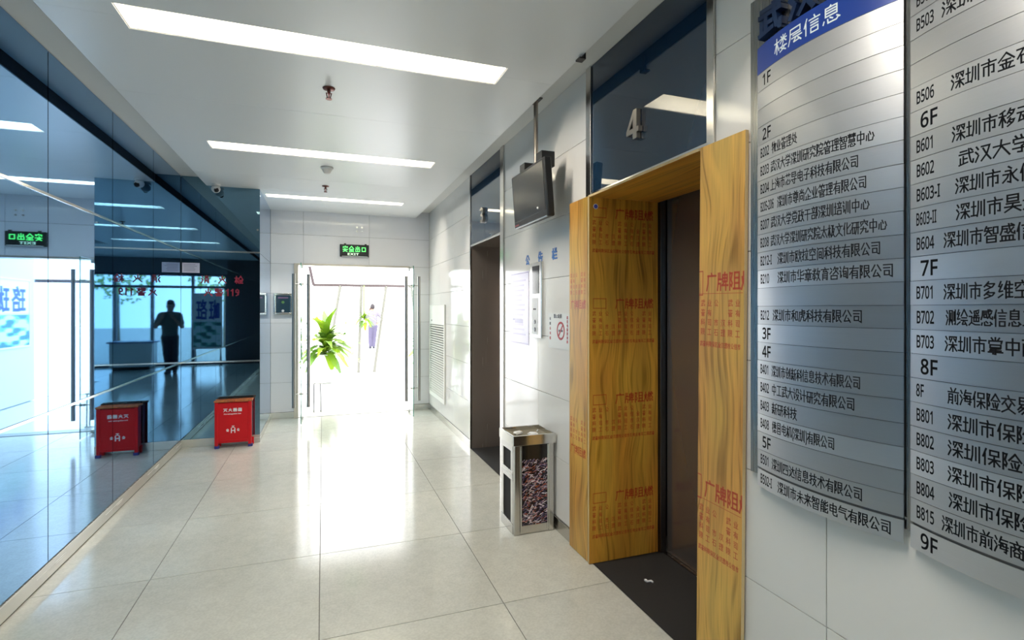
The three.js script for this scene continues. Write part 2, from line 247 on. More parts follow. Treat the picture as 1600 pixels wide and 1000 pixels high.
// tiles beside the cabinet return
// ---------------------------------------------------------------- ceiling: metal panels with light slots, higher margins along both walls
const ceiling = struct('ceiling', 'satin white metal ceiling panels with recessed margins');
const XEL = -1.275, XER = 1.387, SLOTS = [[0.83, 1.07], [2.95, 3.195], [5.09, 5.32], [7.19, 7.38]], SX1 = 1.04, slotX0 = (s) => (s && s[0] > D1 ? -0.68 : -0.935);
const seams = [-3.3, -2.08, -1.05, -0.05, 0.95, 2.01, 3.07, 4.11, 5.205, 6.24, D1, 7.285, D2];
for (let k = 0; k + 1 < seams.length; k++) {
  const a = seams[k] + 0.0015, b = seams[k + 1] - 0.0015, x1 = b < 0.5 ? 6 : XER, x0 = a > D1 ? XP : XEL;
  const s0 = SLOTS.find((s) => s[0] < a && s[1] > a), s1 = SLOTS.find((s) => s[0] < b && s[1] > b), SX0 = slotX0(s0 ?? s1), sh = new THREE.Shape();
  sh.moveTo(x0, a); if (s0) { sh.lineTo(SX0, a); sh.lineTo(SX0, s0[1]); sh.lineTo(SX1, s0[1]); sh.lineTo(SX1, a); } sh.lineTo(x1, a); sh.lineTo(x1, b);
  if (s1) { sh.lineTo(SX1, b); sh.lineTo(SX1, s1[0]); sh.lineTo(SX0, s1[0]); sh.lineTo(SX0, b); } sh.lineTo(x0, b); sh.closePath();
  const g = new THREE.ExtrudeGeometry(sh, { depth: 0.085, bevelEnabled: true, bevelThickness: 0.002, bevelSize: 0.001, bevelSegments: 1 }); g.rotateX(-Math.PI / 2).translate(0, HC + 0.002, 0);
  mesh('ceiling_panel', uvMetres(g), M.ceiling, ceiling);
}
mesh('edge_strip', box(XEL - 0.006, XEL - 0.002, HC + 0.006, HR - 0.002, -3.3, D1), M.edge, ceiling);
mesh('edge_strip', box(XER + 0.002, XER + 0.006, HC + 0.006, HR - 0.002, 0.96, D2), M.edge, ceiling);
mesh('margin_soffit', box(-3, -0.96, HR, HR + 0.1, -3.6, D2 + 0.2), M.plaster, ceiling);
mesh('margin_soffit', box(1.07, 6.4, HR, HR + 0.1, -3.6, D2 + 0.2), M.plaster, ceiling);
mesh('roof_slab', box(-3, 6.4, 3.32, 3.5, -3.6, D2 + 0.3), M.plaster, ceiling);
mesh('void_face', box(-3, 6.4, HR, 3.33, -3.6, -3.32), M.plaster, ceiling);
mesh('void_face', box(-3, 6.4, HR, 3.33, D2 + 0.02, D2 + 0.3), M.plaster, ceiling);

// ---------------------------------------------------------------- right wall: glossy white panels between the two lifts
const YS = [0.096, 0.528, 0.962, 1.396, 1.83, 2.263, 2.697, HR];
const wallR = struct('wall_right', 'glossy white wall panels with fine joints');
let pc = 0;
function wallRun(d0, d1, joints) {
  mesh('wall_backing', box(XR + 0.012, XR + 0.2, 0, 3.33, d0, d1), M.wallGap, wallR);
  const ds = [d0, ...joints, d1];
  for (let i = 0; i + 1 < ds.length; i++) for (let k = 0; k + 1 < YS.length; k++) mesh('wall_panel', rbox(XR, XR + 0.016, YS[k] + 0.0015, YS[k + 1] - 0.0015, ds[i] + 0.0015, ds[i + 1] - 0.0015, 0.0012, 1), M.wall[(pc++ * 7) % 3], wallR);
}
wallRun(5.80, D2, [6.63, 7.47]); wallRun(2.99, 4.62, [3.805]); wallRun(0.38, 1.826, [1.297]);
mesh('wall_panel', rbox(XR + 0.001, XR + 0.2, 0.096, HR, 0.362, 0.379, 0.002, 1), M.wall[0], wallR);
const skR = struct('baseboard_right', 'stainless skirting strip along the lift wall');
for (const [a, b] of [[5.80, D2], [2.99, 4.60], [0.38, 1.66]]) mesh('skirting_strip', rbox(XR - 0.008, XR + 0.012, 0, 0.093, a, b, 0.002, 1), M.steelH, skR);
// the lobby behind the camera, which the mirror wall and the lights see
const wallLob = struct('wall_lobby', 'plain white lobby walls');
mesh('wall_body', box(XR + 0.2, 6.2, 0, 3.33, 0.38, 0.6), M.plaster, wallLob);
mesh('wall_body', box(6.0, 6.2, 0, 3.33, -3.6, 0.6), M.plaster, wallLob);

// ---------------------------------------------------------------- end wall with the doorway
const DX0 = -0.34, DX1 = 1.29, DY = 2.262;
const wallE = struct('wall_end', 'lavender white panelled end wall around the doorway');
mesh('wall_backing', box(-1.9, DX0, 0, 3.33, D2 + 0.012, D2 + 0.2), M.wallGap, wallE);
mesh('wall_backing', box(DX1, XR + 0.3, 0, 3.33, D2 + 0.012, D2 + 0.2), M.wallGap, wallE);
mesh('wall_backing', box(DX0, DX1, DY, 3.33, D2 + 0.012, D2 + 0.2), M.wallGap, wallE);
const eTile = (x0, x1, y0, y1) => mesh('wall_panel', rbox(x0 + 0.0015, x1 - 0.0015, y0 + 0.0015, y1 - 0.0015, D2, D2 + 0.016, 0.0012, 1), M.endWall, wallE);
for (let k = 0; k < 5; k++) { eTile(XP, DX0 - 0.06, YS[k], YS[k + 1]); eTile(DX1, XR, YS[k], YS[k + 1]); }
for (const k of [5, 6]) { eTile(XP, -0.27, YS[k], k === 6 ? HR : YS[k + 1]); eTile(-0.27, 0.671, YS[k], YS[k + 1]); eTile(0.671, XR, YS[k], YS[k + 1]); }
const skE = struct('baseboard_end', 'stainless skirting under the end wall');
mesh('skirting_strip', rbox(XP, DX0 - 0.06, 0, 0.093, D2 - 0.008, D2 + 0.012, 0.002, 1), M.steelH, skE);
mesh('skirting_strip', rbox(DX1, XR, 0, 0.093, D2 - 0.008, D2 + 0.012, 0.002, 1), M.steelH, skE);
for (let i = 0; i < 2; i++) for (let k = 0; k < 2; k++) mesh('screw_cap', new THREE.CylinderGeometry(0.012, 0.012, 0.006, 12).rotateX(Math.PI / 2).translate(0.49 + i * 0.075, 2.785 + k * 0.06, -D2 + 0.002), M.steel, wallE);

// ---------------------------------------------------------------- left wall: reflective blue glass
const wallL = struct('wall_left', 'reflective blue glass wall in tall panes');
mesh('wall_backing', box(XL - 0.3, XL - 0.016, 0, 3.33, -3.6, D2 + 0.2), M.backing, wallL);
const lj = [-3.3, -2.26, -1.24, -0.22, 0.80, 1.82, 2.84, 3.853, 4.867, 5.905, D1 - 0.004];
const lrow = [[0.103, 0.972], [0.992, 2.268], [2.288, HR - 0.004]];
for (let i = 0; i + 1 < lj.length; i++) for (const [y0, y1] of lrow) mesh('glass_pane', box(XL - 0.012, XL, y0, y1, lj[i] + 0.0045, lj[i + 1] - 0.0045), M.mirror, wallL);
for (const y of [0.982, 2.278]) mesh('transom_bar', rbox(XL - 0.012, XL + 0.006, y - 0.009, y + 0.009, -3.3, D1, 0.002, 1), M.polished, wallL);
const skL = struct('baseboard_left', 'stainless plinth below the blue glass wall');
for (let i = 0; i + 1 < lj.length; i += 2) mesh('plinth_strip', rbox(XL - 0.02, XL + 0.004, 0.006, 0.094, lj[i] + 0.001, Math.min(lj[Math.min(i + 2, lj.length - 1)], D1) - 0.001, 0.002, 1), M.plinth, skL);

// ---------------------------------------------------------------- window wall behind the camera
const wallB = struct('wall_back', 'dark wall beside the lobby window front');
mesh('wall_body', box(-3, -0.45, 0, 3.33, -3.6, -3.3), std([0.05, 0.055, 0.06], 0.5), wallB);
mesh('wall_header', box(-0.45, 6.2, 2.62, 3.33, -3.6, -3.3), std([0.16, 0.17, 0.18], 0.5), wallB);
const win = struct('window_1', 'lobby window front with dark blue frames');
const frameBlue = std([0.03, 0.05, 0.10], 0.4);
for (const x of [-0.45, 0.42, 1.42, 2.30, 3.2, 4.1, 5.0, 5.95]) mesh('mullion', box(x, x + 0.07, 0, 2.62, -3.5, -3.38), frameBlue, win);
for (const y of [0, 2.2, 2.55]) mesh('transom_rail', box(-0.45, 6.0, y, y + 0.07, -3.49, -3.39), frameBlue, win);
for (const [a, b] of [[-0.38, 0.42], [0.49, 1.42], [1.49, 2.30], [2.37, 3.2], [3.27, 4.1], [4.17, 5.0], [5.07, 5.95]]) { mesh('window_pane', box(a, b, 0.07, 2.2, -3.446, -3.44), M.glass, win); mesh('window_pane', box(a, b, 2.27, 2.55, -3.446, -3.44), M.glass, win); }

// ---------------------------------------------------------------- lifts
function lift(d0, d1, depth, name) {   // opening between d0 (near) and d1 (far)
  const door = struct(name, 'stainless steel lift doors in a deep recess');
  const X = XR + depth, st = name === 'door_1' ? M.doorSteel : M.bronze;
  for (const [a, b] of [[d0 - 0.05, (d0 + d1) / 2 - 0.002], [(d0 + d1) / 2 + 0.002, d1 - 0.045]]) mesh('door_leaf', rbox(X + 0.045, X + 0.075, 0.006, 2.34, a, b, 0.003, 1), st, door);
  mesh('door_sill', box(X + 0.02, X + 0.044, -0.02, 0.006, d0 - 0.05, d1 + 0.03), M.steelH, door);
  mesh('shaft_back', box(X + 0.2, X + 0.3, 0, 3.33, d0 - 0.5, d1 + 0.5), M.backing, door);
  mesh('shaft_side', box(XR + 0.2, X + 0.3, 0, 3.33, d0 - 0.5, d0 - 0.4), M.backing, door);
  mesh('shaft_side', box(XR + 0.2, X + 0.3, 0, 3.33, d1 + 0.4, d1 + 0.5), M.backing, door);
  mesh('door_post', rbox(X, X + 0.04, 0, 2.34, d1 - 0.04, d1 + 0.03, 0.002, 1), M.jamb, door);
  mesh('door_post', rbox(X, X + 0.04, 0, 2.34, d0 - 0.03, d0 + 0.04, 0.002, 1), M.jamb, door);
  mesh('side_lining', box(XR + 0.004, X, 0, 2.33, d1, d1 + 0.03), M.bronze, door);
  mesh('side_lining', box(XR + 0.004, X, 0, 2.33, d0 - 0.03, d0), M.bronze, door);
  mesh('head_lining', box(XR + 0.004, X + 0.08, 2.316, 2.34, d0 - 0.03, d1 + 0.03), M.bronze, door);
  mesh('transom_backing', box(XR + 0.012, XR + 0.1, 2.34, 3.33, d0 - 0.03, d1 + 0.03), M.backing, door);
  mesh('transom_pane', box(XR - 0.002, XR + 0.01, 2.336, HR - 0.003, d0 + 0.004, d1 - 0.004), M.transom, door);
  mesh('transom_sill', rbox(XR - 0.006, XR + 0.012, 2.312, 2.334, d0, d1, 0.002, 1), M.polished, door);
  mesh('frame_strip', rbox(XR - 0.012, XR + 0.012, 0, HR - 0.002, d1, d1 + (name === 'door_1' ? 0.062 : 0.02), 0.002, 1), M.steel, door);
  mesh('frame_strip', rbox(XR - 0.012, XR + 0.012, 0, HR - 0.002, d0 - (name === 'door_1' ? 0.044 : 0.095), d0, 0.002, 1), M.steel, door);
  return door;
}
lift(1.87, 2.928, 0.485, 'door_1'); lift(4.716, 5.79, 0.485, 'door_2');

// ================================================================ OBJECTS
const fonts = new FontLoader();
const bold = await fonts.loadAsync('fonts/droid/droid_sans_bold.typeface.json');
// ---------------------------------------------------------------- ceiling lights
const tubeGlow = std([0.9, 0.9, 0.85], 0.4, 0, { emissive: lin(1, 0.97, 0.86), emissiveIntensity: 6 });
const slotLabel = ['long recessed ceiling light slot nearest the lift signs', 'long recessed ceiling light slot in front of lift four', 'recessed ceiling light slot beside the smoke detector', 'recessed ceiling light slot just before the exit doors'];
SLOTS.forEach(([a, b], i) => {
  const t = thing('slot_light', slotLabel[i], 'light', [0.05, HC, (a + b) / 2]), SX0 = slotX0([a, b]), y1 = HC + 0.2, w = 0.006;
  part(t, 'trough_side', box(SX0, SX1, HC + 0.004, y1, b - w, b), M.trough);
  part(t, 'trough_side', box(SX0, SX1, HC + 0.004, y1, a, a + w), M.trough);
  part(t, 'trough_end', box(SX0, SX0 + w, HC + 0.004, y1, a + w, b - w), M.trough);
  part(t, 'trough_end', box(SX1 - w, SX1, HC + 0.004, y1, a + w, b - w), M.trough);
  part(t, 'trough_top', box(SX0, SX1, y1, y1 + w, a, b), M.trough);
  for (const x of [SX0 + 0.515, 0.53]) {
    const tube = part(t, 'fluorescent_tube', new THREE.CylinderGeometry(0.013, 0.013, 0.84, 16).rotateZ(Math.PI / 2).translate(x, HC + 0.165, -(a + 0.055)), tubeGlow);
    part(t, 'tube_holder', box(x - 0.45, x - 0.42, HC + 0.14, y1, a + 0.035, a + 0.075), M.white, tube);
    part(t, 'tube_holder', box(x + 0.42, x + 0.45, HC + 0.14, y1, a + 0.035, a + 0.075), M.white, tube);
    const l = new THREE.RectAreaLight(lin(1, 0.915, 0.82), TUBE_LIGHT, 0.84, 0.05);
    l.position.set(x - t.position.x, HC + 0.148 - t.position.y, -(a + 0.06) - t.position.z); l.rotation.x = -Math.PI / 2; l.name = 'tube_light'; t.add(l);
  }
});
// ---------------------------------------------------------------- sprinklers, smoke detector, security camera
function sprinkler(x, d, label) {
  const t = thing('sprinkler', label, 'sprinkler', [x, HC, d]);
  const br = std([0.16, 0.06, 0.05], 0.35, 1);
  part(t, 'ceiling_rose', new THREE.LatheGeometry([[0.012, -0.012], [0.036, -0.008], [0.04, 0]].map((p) => new THREE.Vector2(...p)), 24).translate(x, HC, -d), br);
  part(t, 'nozzle', cyl(0.011, 0.03, x, HC - 0.022, d, 14), br);
  for (const s of [-1, 1]) part(t, 'frame_arm', rod([x + s * 0.016, HC - 0.03, d], [x + s * 0.008, HC - 0.066, d], 0.0035), br);
  part(t, 'heat_bulb', cyl(0.004, 0.03, x, HC - 0.05, d, 10), std([0.5, 0.03, 0.03], 0.1));
  part(t, 'deflector', cyl(0.02, 0.004, x, HC - 0.07, d, 18), br);
}
sprinkler(0.037, 3.615, 'dark red fire sprinkler in the ceiling behind the large light slot'); sprinkler(0.03, 6.5, 'small dark fire sprinkler in the ceiling beyond the smoke detector');
{
  const t = thing('smoke_detector', 'round white smoke detector on the ceiling', 'smoke detector', [0.04, HC, 5.65]);
  part(t, 'mounting_base', new THREE.LatheGeometry([[0, 0], [0.062, 0], [0.06, -0.016], [0.05, -0.02]].map((p) => new THREE.Vector2(...p)), 28).translate(0.04, HC, -5.65), M.white);
  part(t, 'sensor_head', new THREE.LatheGeometry([[0, -0.062], [0.026, -0.06], [0.034, -0.052], [0.048, -0.024], [0.05, -0.018], [0, -0.018]].map((p) => new THREE.Vector2(...p)), 28).translate(0.04, HC, -5.65), std([0.72, 0.68, 0.66], 0.4));
}
{
  const x = -1.16, d = 6.83, t = thing('security_camera', 'small white security camera on the ceiling above the hydrant cabinet', 'camera', [x, HC, d]);
  part(t, 'mounting_base', cyl(0.05, 0.02, x, HC - 0.01, d, 24), M.white);
  const b = part(t, 'camera_head', new THREE.SphereGeometry(0.048, 24, 16).scale(1, 0.95, 1).translate(x, HC - 0.055, -d), M.white);
  part(t, 'lens_ring', new THREE.CylinderGeometry(0.024, 0.026, 0.02, 20).rotateX(Math.PI / 2 - 0.4).translate(x + 0.012, HC - 0.075, -d + 0.042), M.black, b);
  part(t, 'lens', new THREE.SphereGeometry(0.015, 14, 10).translate(x + 0.013, HC - 0.08, -d + 0.05), std([0.02, 0.02, 0.025], 0.05), b);
}
// ---------------------------------------------------------------- directory signs
const ROW = 0.068, SY0 = 0.931, SAG = 0.042, SX = 1.570;
// print: the painted face; otherwise roughness (green) and metalness (blue), with matt vinyl letters
function signCanvas(rows, header, gloss) {
  const t = canvasTex(712, 2048, (g, W, H) => {
    const k = H / (23 * ROW + 0.102), hh = 0.102 * k, rh = ROW * k;
    g.fillStyle = gloss ? 'rgb(0,96,220)' : '#c3c6ca'; g.fillRect(0, 0, W, H); const ink = gloss ? 'rgb(0,200,0)' : '#121317';
    if (!gloss) {
    for (let i = 0; i < 23; i++) { const v = 178 + Math.floor(hash(i, rows.length, 4) * 26); g.fillStyle = `rgb(${v},${v + 2},${v + 5})`; g.fillRect(0, hh + i * rh, W, rh); }
    for (let i = 0; i < 2500; i++) { const v = rnd() < 0.5 ? 255 : 90, x = rnd() * W, l = 40 + rnd() * 260; g.fillStyle = `rgba(${v},${v},${v},0.022)`; g.fillRect(x - l / 2, rnd() * H, l, 1); }
    g.fillStyle = '#1d3f94'; g.fillRect(0, 0, W, hh); }
    if (header && !gloss) write(g, header, W * 0.20, hh * 0.22, hh * 0.56, W * 0.125, '#e9f2f2', 0.085);
    rows.forEach((r, i) => {
      const y = hh + i * rh;
      if (r.length === 1) write(g, r[0], W * 0.06, y + rh * 0.17, rh * 0.66, rh * 0.82, ink);
      if (r.length > 1) {
        const [code, name, a, b] = r, cw = (W * 0.118) / 4;
        write(g, code, W * 0.035, y + rh * 0.22, rh * 0.54, code.length > 6 ? cw * 1.25 : cw * 1.6, ink);
        write(g, name, W * a, y + rh * 0.17, rh * 0.62, (W * (b - a)) / [...name].length, ink, 0.1);
      }
    });
  });
  if (gloss) t.colorSpace = THREE.NoColorSpace; return t;
}
const rowsA = [['1F'], [], [], ['2F'], ['B202', '物业管理处', 0.17, 0.40], ['B203', '武汉大学深圳研究院管理智慧中心', 0.16, 0.87], ['B204', '上海市芯导电子科技有限公司', 0.155, 0.79], ['B205-206', '深圳市尊尚企业管理有限公司', 0.225, 0.83], ['B207', '武汉大学党政干部深圳培训中心', 0.16, 0.845],
  ['B208', '武汉大学深圳研究院太极文化研究中心', 0.16, 0.93], ['B212-I', '深圳市欧拉空间科技有限公司', 0.23, 0.90], ['B210', '深圳市华章教育咨询有限公司', 0.23, 0.96], [], ['B212', '深圳市和虎科技有限公司', 0.18, 0.81], ['3F'], ['4F'], ['B401', '深圳市创新科信息技术有限公司', 0.17, 0.80], ['B402', '中工武大设计研究有限公司', 0.17, 0.77],
  ['B403', '新研科技', 0.17, 0.40], ['B408', '德昌电机(深圳)有限公司', 0.175, 0.72], ['5F'], ['B501', '深圳四达信息技术有限公司', 0.17, 0.81], ['B502-I', '深圳市未来智能电气有限公司', 0.23, 0.95]];
const rowsB = [['B502', '深圳市信息技术有限公司', 0.25, 0.95], ['B503', '深圳市科技有限公司', 0.18, 0.85], [], [], ['B506', '深圳市金石技术有限公司', 0.225, 0.95], ['6F'], ['B601', '深圳市移动科技有限公司', 0.23, 0.95], ['B602', '武汉大学深圳研究院', 0.26, 0.9], ['B603-I', '深圳市永佳科技有限公司', 0.245, 0.95], ['B603-II', '深圳市昊天科技有限公司', 0.25, 0.97],
  ['B604', '深圳市智盛信息技术有限公司', 0.19, 0.97], ['7F'], ['B701', '深圳市多维空间科技有限公司', 0.19, 0.95], ['B702', '测绘遥感信息工程研究中心', 0.20, 0.82], ['B703', '深圳市掌中配科技有限公司', 0.195, 0.95], ['8F'], ['8F', '前海保险交易中心', 0.21, 0.66], ['B801', '深圳市保险科技有限公司', 0.21, 0.98], ['B802', '深圳保险信息有限公司', 0.21, 0.97],
  ['B803', '深圳市保险技术有限公司', 0.21, 0.98], ['B804', '深圳市保险中心有限公司', 0.215, 0.95], ['B815', '深圳市前海商业管理有限公司', 0.18, 0.92], ['9F']];
const arc = (t, dA, dB) => { const c = (dA - dB) / 2, R = (c * c + SAG * SAG) / (2 * SAG), a = Math.asin(c / R) * (2 * t - 1); return [SX - SAG + R * (1 - Math.cos(a)), (dA + dB) / 2 - R * Math.sin(a)]; };
// a strip of the bowed sign: y0..y1, uv rows v0..v1 of the sign's print
function bowed(dA, dB, y0, y1, v0, v1, th = 0.004, dx = 0, seg = 14) {
  const P = [], N = [], U = [], q = (a, b, c, d, n, uv) => { for (const [p, w] of [[a, 0], [b, 1], [c, 2], [a, 0], [c, 2], [d, 3]]) { P.push(...p); N.push(...(Array.isArray(n[0]) ? n[w] : n)); U.push(...uv[w]); } };
  for (let i = 0; i < seg; i++) {
    const t0 = i / seg, t1 = (i + 1) / seg, [x0, d0] = arc(t0, dA, dB), [x1, d1] = arc(t1, dA, dB), nrm = (t) => { const e = 1e-3, [xa, da] = arc(t - e, dA, dB), [xb, db] = arc(t + e, dA, dB), l = Math.hypot(xb - xa, db - da); return [(db - da) / l, 0, (xb - xa) / l * 1]; };
    const n0 = nrm(t0), n1 = nrm(t1), a = [x0 + dx, y0, -d0], b = [x1 + dx, y0, -d1], c = [x1 + dx, y1, -d1], d = [x0 + dx, y1, -d0], s = (p) => [p[0] + th, p[1], p[2]];
    q(a, b, c, d, [n0, n1, n1, n0], [[t0, v0], [t1, v0], [t1, v1], [t0, v1]]);
    q(s(b), s(a), s(d), s(c), [1, 0, 0], [[t1, v0], [t0, v0], [t0, v1], [t1, v1]]);
    q(d, c, s(c), s(d), [0, 1, 0], [[t0, v1], [t1, v1], [t1, v1], [t0, v1]]);
    q(b, a, s(a), s(b), [0, -1, 0], [[t1, v0], [t0, v0], [t0, v0], [t1, v0]]);
    if (i === 0) q(s(a), a, d, s(d), [0, 0, -1], [[0, v0], [0, v0], [0, v1], [0, v1]]);
    if (i === seg - 1) q(b, s(b), s(c), c, [0, 0, 1], [[1, v0], [1, v0], [1, v1], [1, v1]]);
  }
  const g = new THREE.BufferGeometry(); g.setAttribute('position', new THREE.Float32BufferAttribute(P, 3)); g.setAttribute('normal', new THREE.Float32BufferAttribute(N, 3)); g.setAttribute('uv', new THREE.Float32BufferAttribute(U, 2)); return g;
}
function directory(dA, dB, rows, header, label) {
  const t = thing('floor_directory_sign', label, 'sign', [SX, SY0, (dA + dB) / 2]), total = 23 * ROW + 0.102;
  const m = std([0.93, 0.93, 0.93], 1, 1, { map: signCanvas(rows, header), roughnessMap: signCanvas(rows, header, true), anisotropy: 0.45, specularIntensity: 0.2 }); m.metalnessMap = m.roughnessMap;
  const blue = std([1, 1, 1], 0.3, 0.1, { map: m.map });
  part(t, 'backing_tray', bowed(dA - 0.004, dB + 0.004, SY0 + ROW * 0.6, SY0 + total, 0.02, 0.021, 0.004, 0.005), M.jamb);
  for (let i = 0; i < 23; i++) {
    const y1 = SY0 + (23 - i) * ROW, v1 = ((23 - i) * ROW) / total, slip = i === 22 ? -0.006 : 0;
    part(t, 'name_strip', bowed(dA, dB, y1 - ROW + 0.0008 + slip, y1 - 0.0008 + slip, v1 - ROW / total, v1, 0.0035, 0.0012 * (hash(i, rows.length, 9) - 0.5)), m);
  }
  part(t, 'header_strip', bowed(dA, dB, SY0 + 23 * ROW + 0.0006, SY0 + total, (23 * ROW) / total, 1, 0.0035, -0.001), blue);
  return t;
}
directory(1.567, 1.031, rowsA, '楼层信息', 'bowed brushed metal floor directory with blue header reading floor information');
directory(1.012, 0.476, rowsB, '楼层信息', 'bowed metal floor directory listing rooms from sixth to ninth floor');
{
  const t = thing('sign_backboard', 'tall grey steel board behind the two floor directories with raised navy letters', 'board', [XR, 0.965, 1.02]);
  part(t, 'board', rbox(1.578, 1.595, 0.965, 2.80, 0.43, 1.612, 0.003, 1), std([0.30, 0.30, 0.29], 0.42, 1, { roughnessMap: brushV }));
  [...'武汉大学深圳'].forEach((c, i) => part(t, 'raised_letter', toRightWall(barLetters(c, 0.106, 0.098, 0.017, 0.032), 1.577, 2.618, 1.537 - i * 0.135), M.navy));
}
// ---------------------------------------------------------------- plywood lining around lift four
function plyTex(w, h, sd, prints, base = [226, 166, 62]) {
  return canvasTex(w, h, (g) => {
    const img = g.createImageData(w, h), d = img.data;
    for (let y = 0; y < h; y++) for (let x = 0; x < w; x++) {
      const u = x / w * (w / 256), v = y / h * (h / 1024), wob = vnoise(u * 3 + 7, v * 4, sd, 999, 999) * 1.4;
      const a = vnoise(u * 26 + wob * 5, v * 5, sd + 1, 999, 999), b = vnoise(u * 7 + wob * 2, v * 2.2, sd + 2, 999, 999), c = vnoise(u * 90, v * 14, sd + 3, 999, 999), e = vnoise(u * 2, v * 3, sd + 5, 999, 999);
      const s = Math.pow(Math.max(0, a - 0.46) * 2, 1.6), k = 0.90 + 0.14 * b + 0.09 * (c - 0.5) - 0.22 * s, o = (e - 0.5) * 26, i = (y * w + x) * 4;
      d[i] = Math.min(255, base[0] * k + o * 0.4); d[i + 1] = Math.min(255, base[1] * k - 6 * s + o); d[i + 2] = Math.max(0, base[2] * k - 16 * s + o * 0.5); d[i + 3] = 255;
    }
    g.putImageData(img, 0, 0);
    for (const p of prints) { g.save(); g.globalAlpha = p.a ?? 0.8; p.draw(g); g.restore(); }
  });
}
const RED = '#b8320f';
const smallRows = (g, x, y, w, n, chars, size, rows) => { for (let k = 0; k < rows; k++) for (let i = 0; i < n; i++) if (hash(i, k, chars.length) > 0.13) write(g, chars[(i * 5 + k * 3) % chars.length], x + i * w, y + k * size * 1.42, size, size, RED, 0.11); };
const PC = '武汉电管理业科技有限公司保信工区市深金石';
const plyR = plyTex(256, 2048, 31, [
  { draw: (g) => { for (const y of [495, 1290]) { g.strokeStyle = RED; g.lineWidth = 4; g.strokeRect(-30, y - 10, 52, 92); write(g, '广牌阻燃', 44, y, 66, 66, RED, 0.12); } } },
  { a: 0.68, draw: (g) => { for (const y of [595, 1392]) { smallRows(g, 12, y, 40, 6, PC, 26, 4); for (let i = 0; i < 13; i++) write(g, PC[(i * 3) % PC.length], 8 + i * 18, y + 160, 20, 17, RED, 0.14); g.fillStyle = RED; g.fillRect(0, y - 24, 250, 2); } } },
], [226, 176, 88]);
const plyJ = plyTex(512, 2048, 57, [{ a: 0.7, draw: (g) => { for (const y of [130, 640, 1180, 1730]) { g.strokeStyle = RED; g.lineWidth = 4; g.strokeRect(30, y - 70, 92, 54); write(g, '广牌阻燃', 190, y - 72, 56, 72, RED, 0.12); smallRows(g, 24, y, 46, 10, PC, 26, 4); for (let i = 0; i < 22; i++) write(g, PC[(i * 3) % PC.length], 24 + i * 21, y + 160, 20, 20, RED, 0.13); } } }]);
const plyL = plyTex(256, 2048, 83, [{ a: 0.68, draw: (g) => { for (const y of [420, 1270]) { smallRows(g, 16, y, 38, 6, PC, 24, 4); write(g, '广牌阻燃', 20, y + 160, 50, 54, RED, 0.12); } } }], [222, 172, 84]);
const plyS = plyTex(512, 512, 91, []);
const plyMat = (map) => std([0.88, 0.86, 0.8], 0.42, 0, { map, clearcoat: 0.15, clearcoatRoughness: 0.3 });
const plyEdge = std([0.62, 0.46, 0.24], 0.8);
// a sheet of plywood; face: which box side carries the print ('x' towards the corridor, 'd' towards the camera, 'y' down)
function sheet(t, name, x0, x1, y0, y1, d0, d1, map, face) {
  const g = box(x0, x1, y0, y1, d0, d1), p = g.attributes.position, n = g.attributes.normal, uv = g.attributes.uv;
  for (let i = 0; i < p.count; i++) {
    const fx = (p.getX(i) - x0) / (x1 - x0), fy = (p.getY(i) - y0) / (y1 - y0), fd = (-p.getZ(i) - d0) / (d1 - d0);
    if (face === 'x') uv.setXY(i, 1 - fd, fy); else if (face === 'd') uv.setXY(i, fx, fy); else uv.setXY(i, fx, fd);
  }
  const k = { x: 0, d: 2, y: 1 }[face], mats = [plyEdge, plyMat(map)];
  g.clearGroups(); for (let f = 0; f < 6; f++) g.addGroup(f * 6, 6, Math.floor(f / 2) === k ? 1 : 0);
  return part(t, name, g, mats);
}
{
  const t = thing('plywood_lining', 'orange plywood boards with red print lining the far side and top of lift four', 'plywood', [XR, 0, 3.0]);
  sheet(t, 'front_board', 1.572, 1.588, 0.004, 2.312, 2.945, 3.20, plyL, 'x');
  sheet(t, 'side_board', 1.566, 2.075, 0.004, 2.306, 2.912, 2.927, plyJ, 'd');
  sheet(t, 'top_board', 1.570, 2.078, 2.302, 2.315, 1.90, 2.93, plyS, 'y');
  const s = part(t, 'round_sticker', new THREE.CylinderGeometry(0.017, 0.017, 0.002, 20).rotateX(Math.PI / 2).translate(1.612, 2.245, -2.910), M.whitePrint);
  part(t, 'sticker_print', new THREE.CylinderGeometry(0.013, 0.013, 0.002, 20).rotateX(Math.PI / 2).translate(1.612, 2.245, -2.909), std([0.05, 0.06, 0.45], 0.4), s);
}
{
  const t = thing('plywood_board', 'tall leaning plywood board with red print on the near side of lift four', 'plywood', [1.575, 0, 1.80]);
  sheet(t, 'board', 1.570, 1.586, 0.003, 2.311, 1.668, 1.93, plyR, 'x');
  t.rotation.x = 0.012; t.position.z += 0.012;
}
{
  const t = thing('rubber_mat', 'black mat on the floor of lift four doorway', 'mat', [1.85, 0, 2.4]);
  part(t, 'mat', rbox(XR + 0.002, 2.098, 0, 0.004, 1.86, 2.908, 0.0015, 1), M.blackMatt);
  const u = thing('rubber_mat', 'dark mat on the floor of lift three doorway', 'mat', [1.85, 0, 5.2]);
  part(u, 'mat', rbox(XR + 0.002, 2.098, 0, 0.004, 4.72, 5.785, 0.0015, 1), M.blackMatt);
  const s = thing('paper_scrap', 'tiny crumpled white paper scrap on the black mat', 'litter', [1.80, 0.004, 2.62]);
  part(s, 'paper', merge([box(1.78, 1.815, 0.005, 0.010, 2.60, 2.612), box(1.805, 1.813, 0.005, 0.012, 2.585, 2.605), box(1.775, 1.787, 0.005, 0.014, 2.607, 2.625)]), M.white);
}
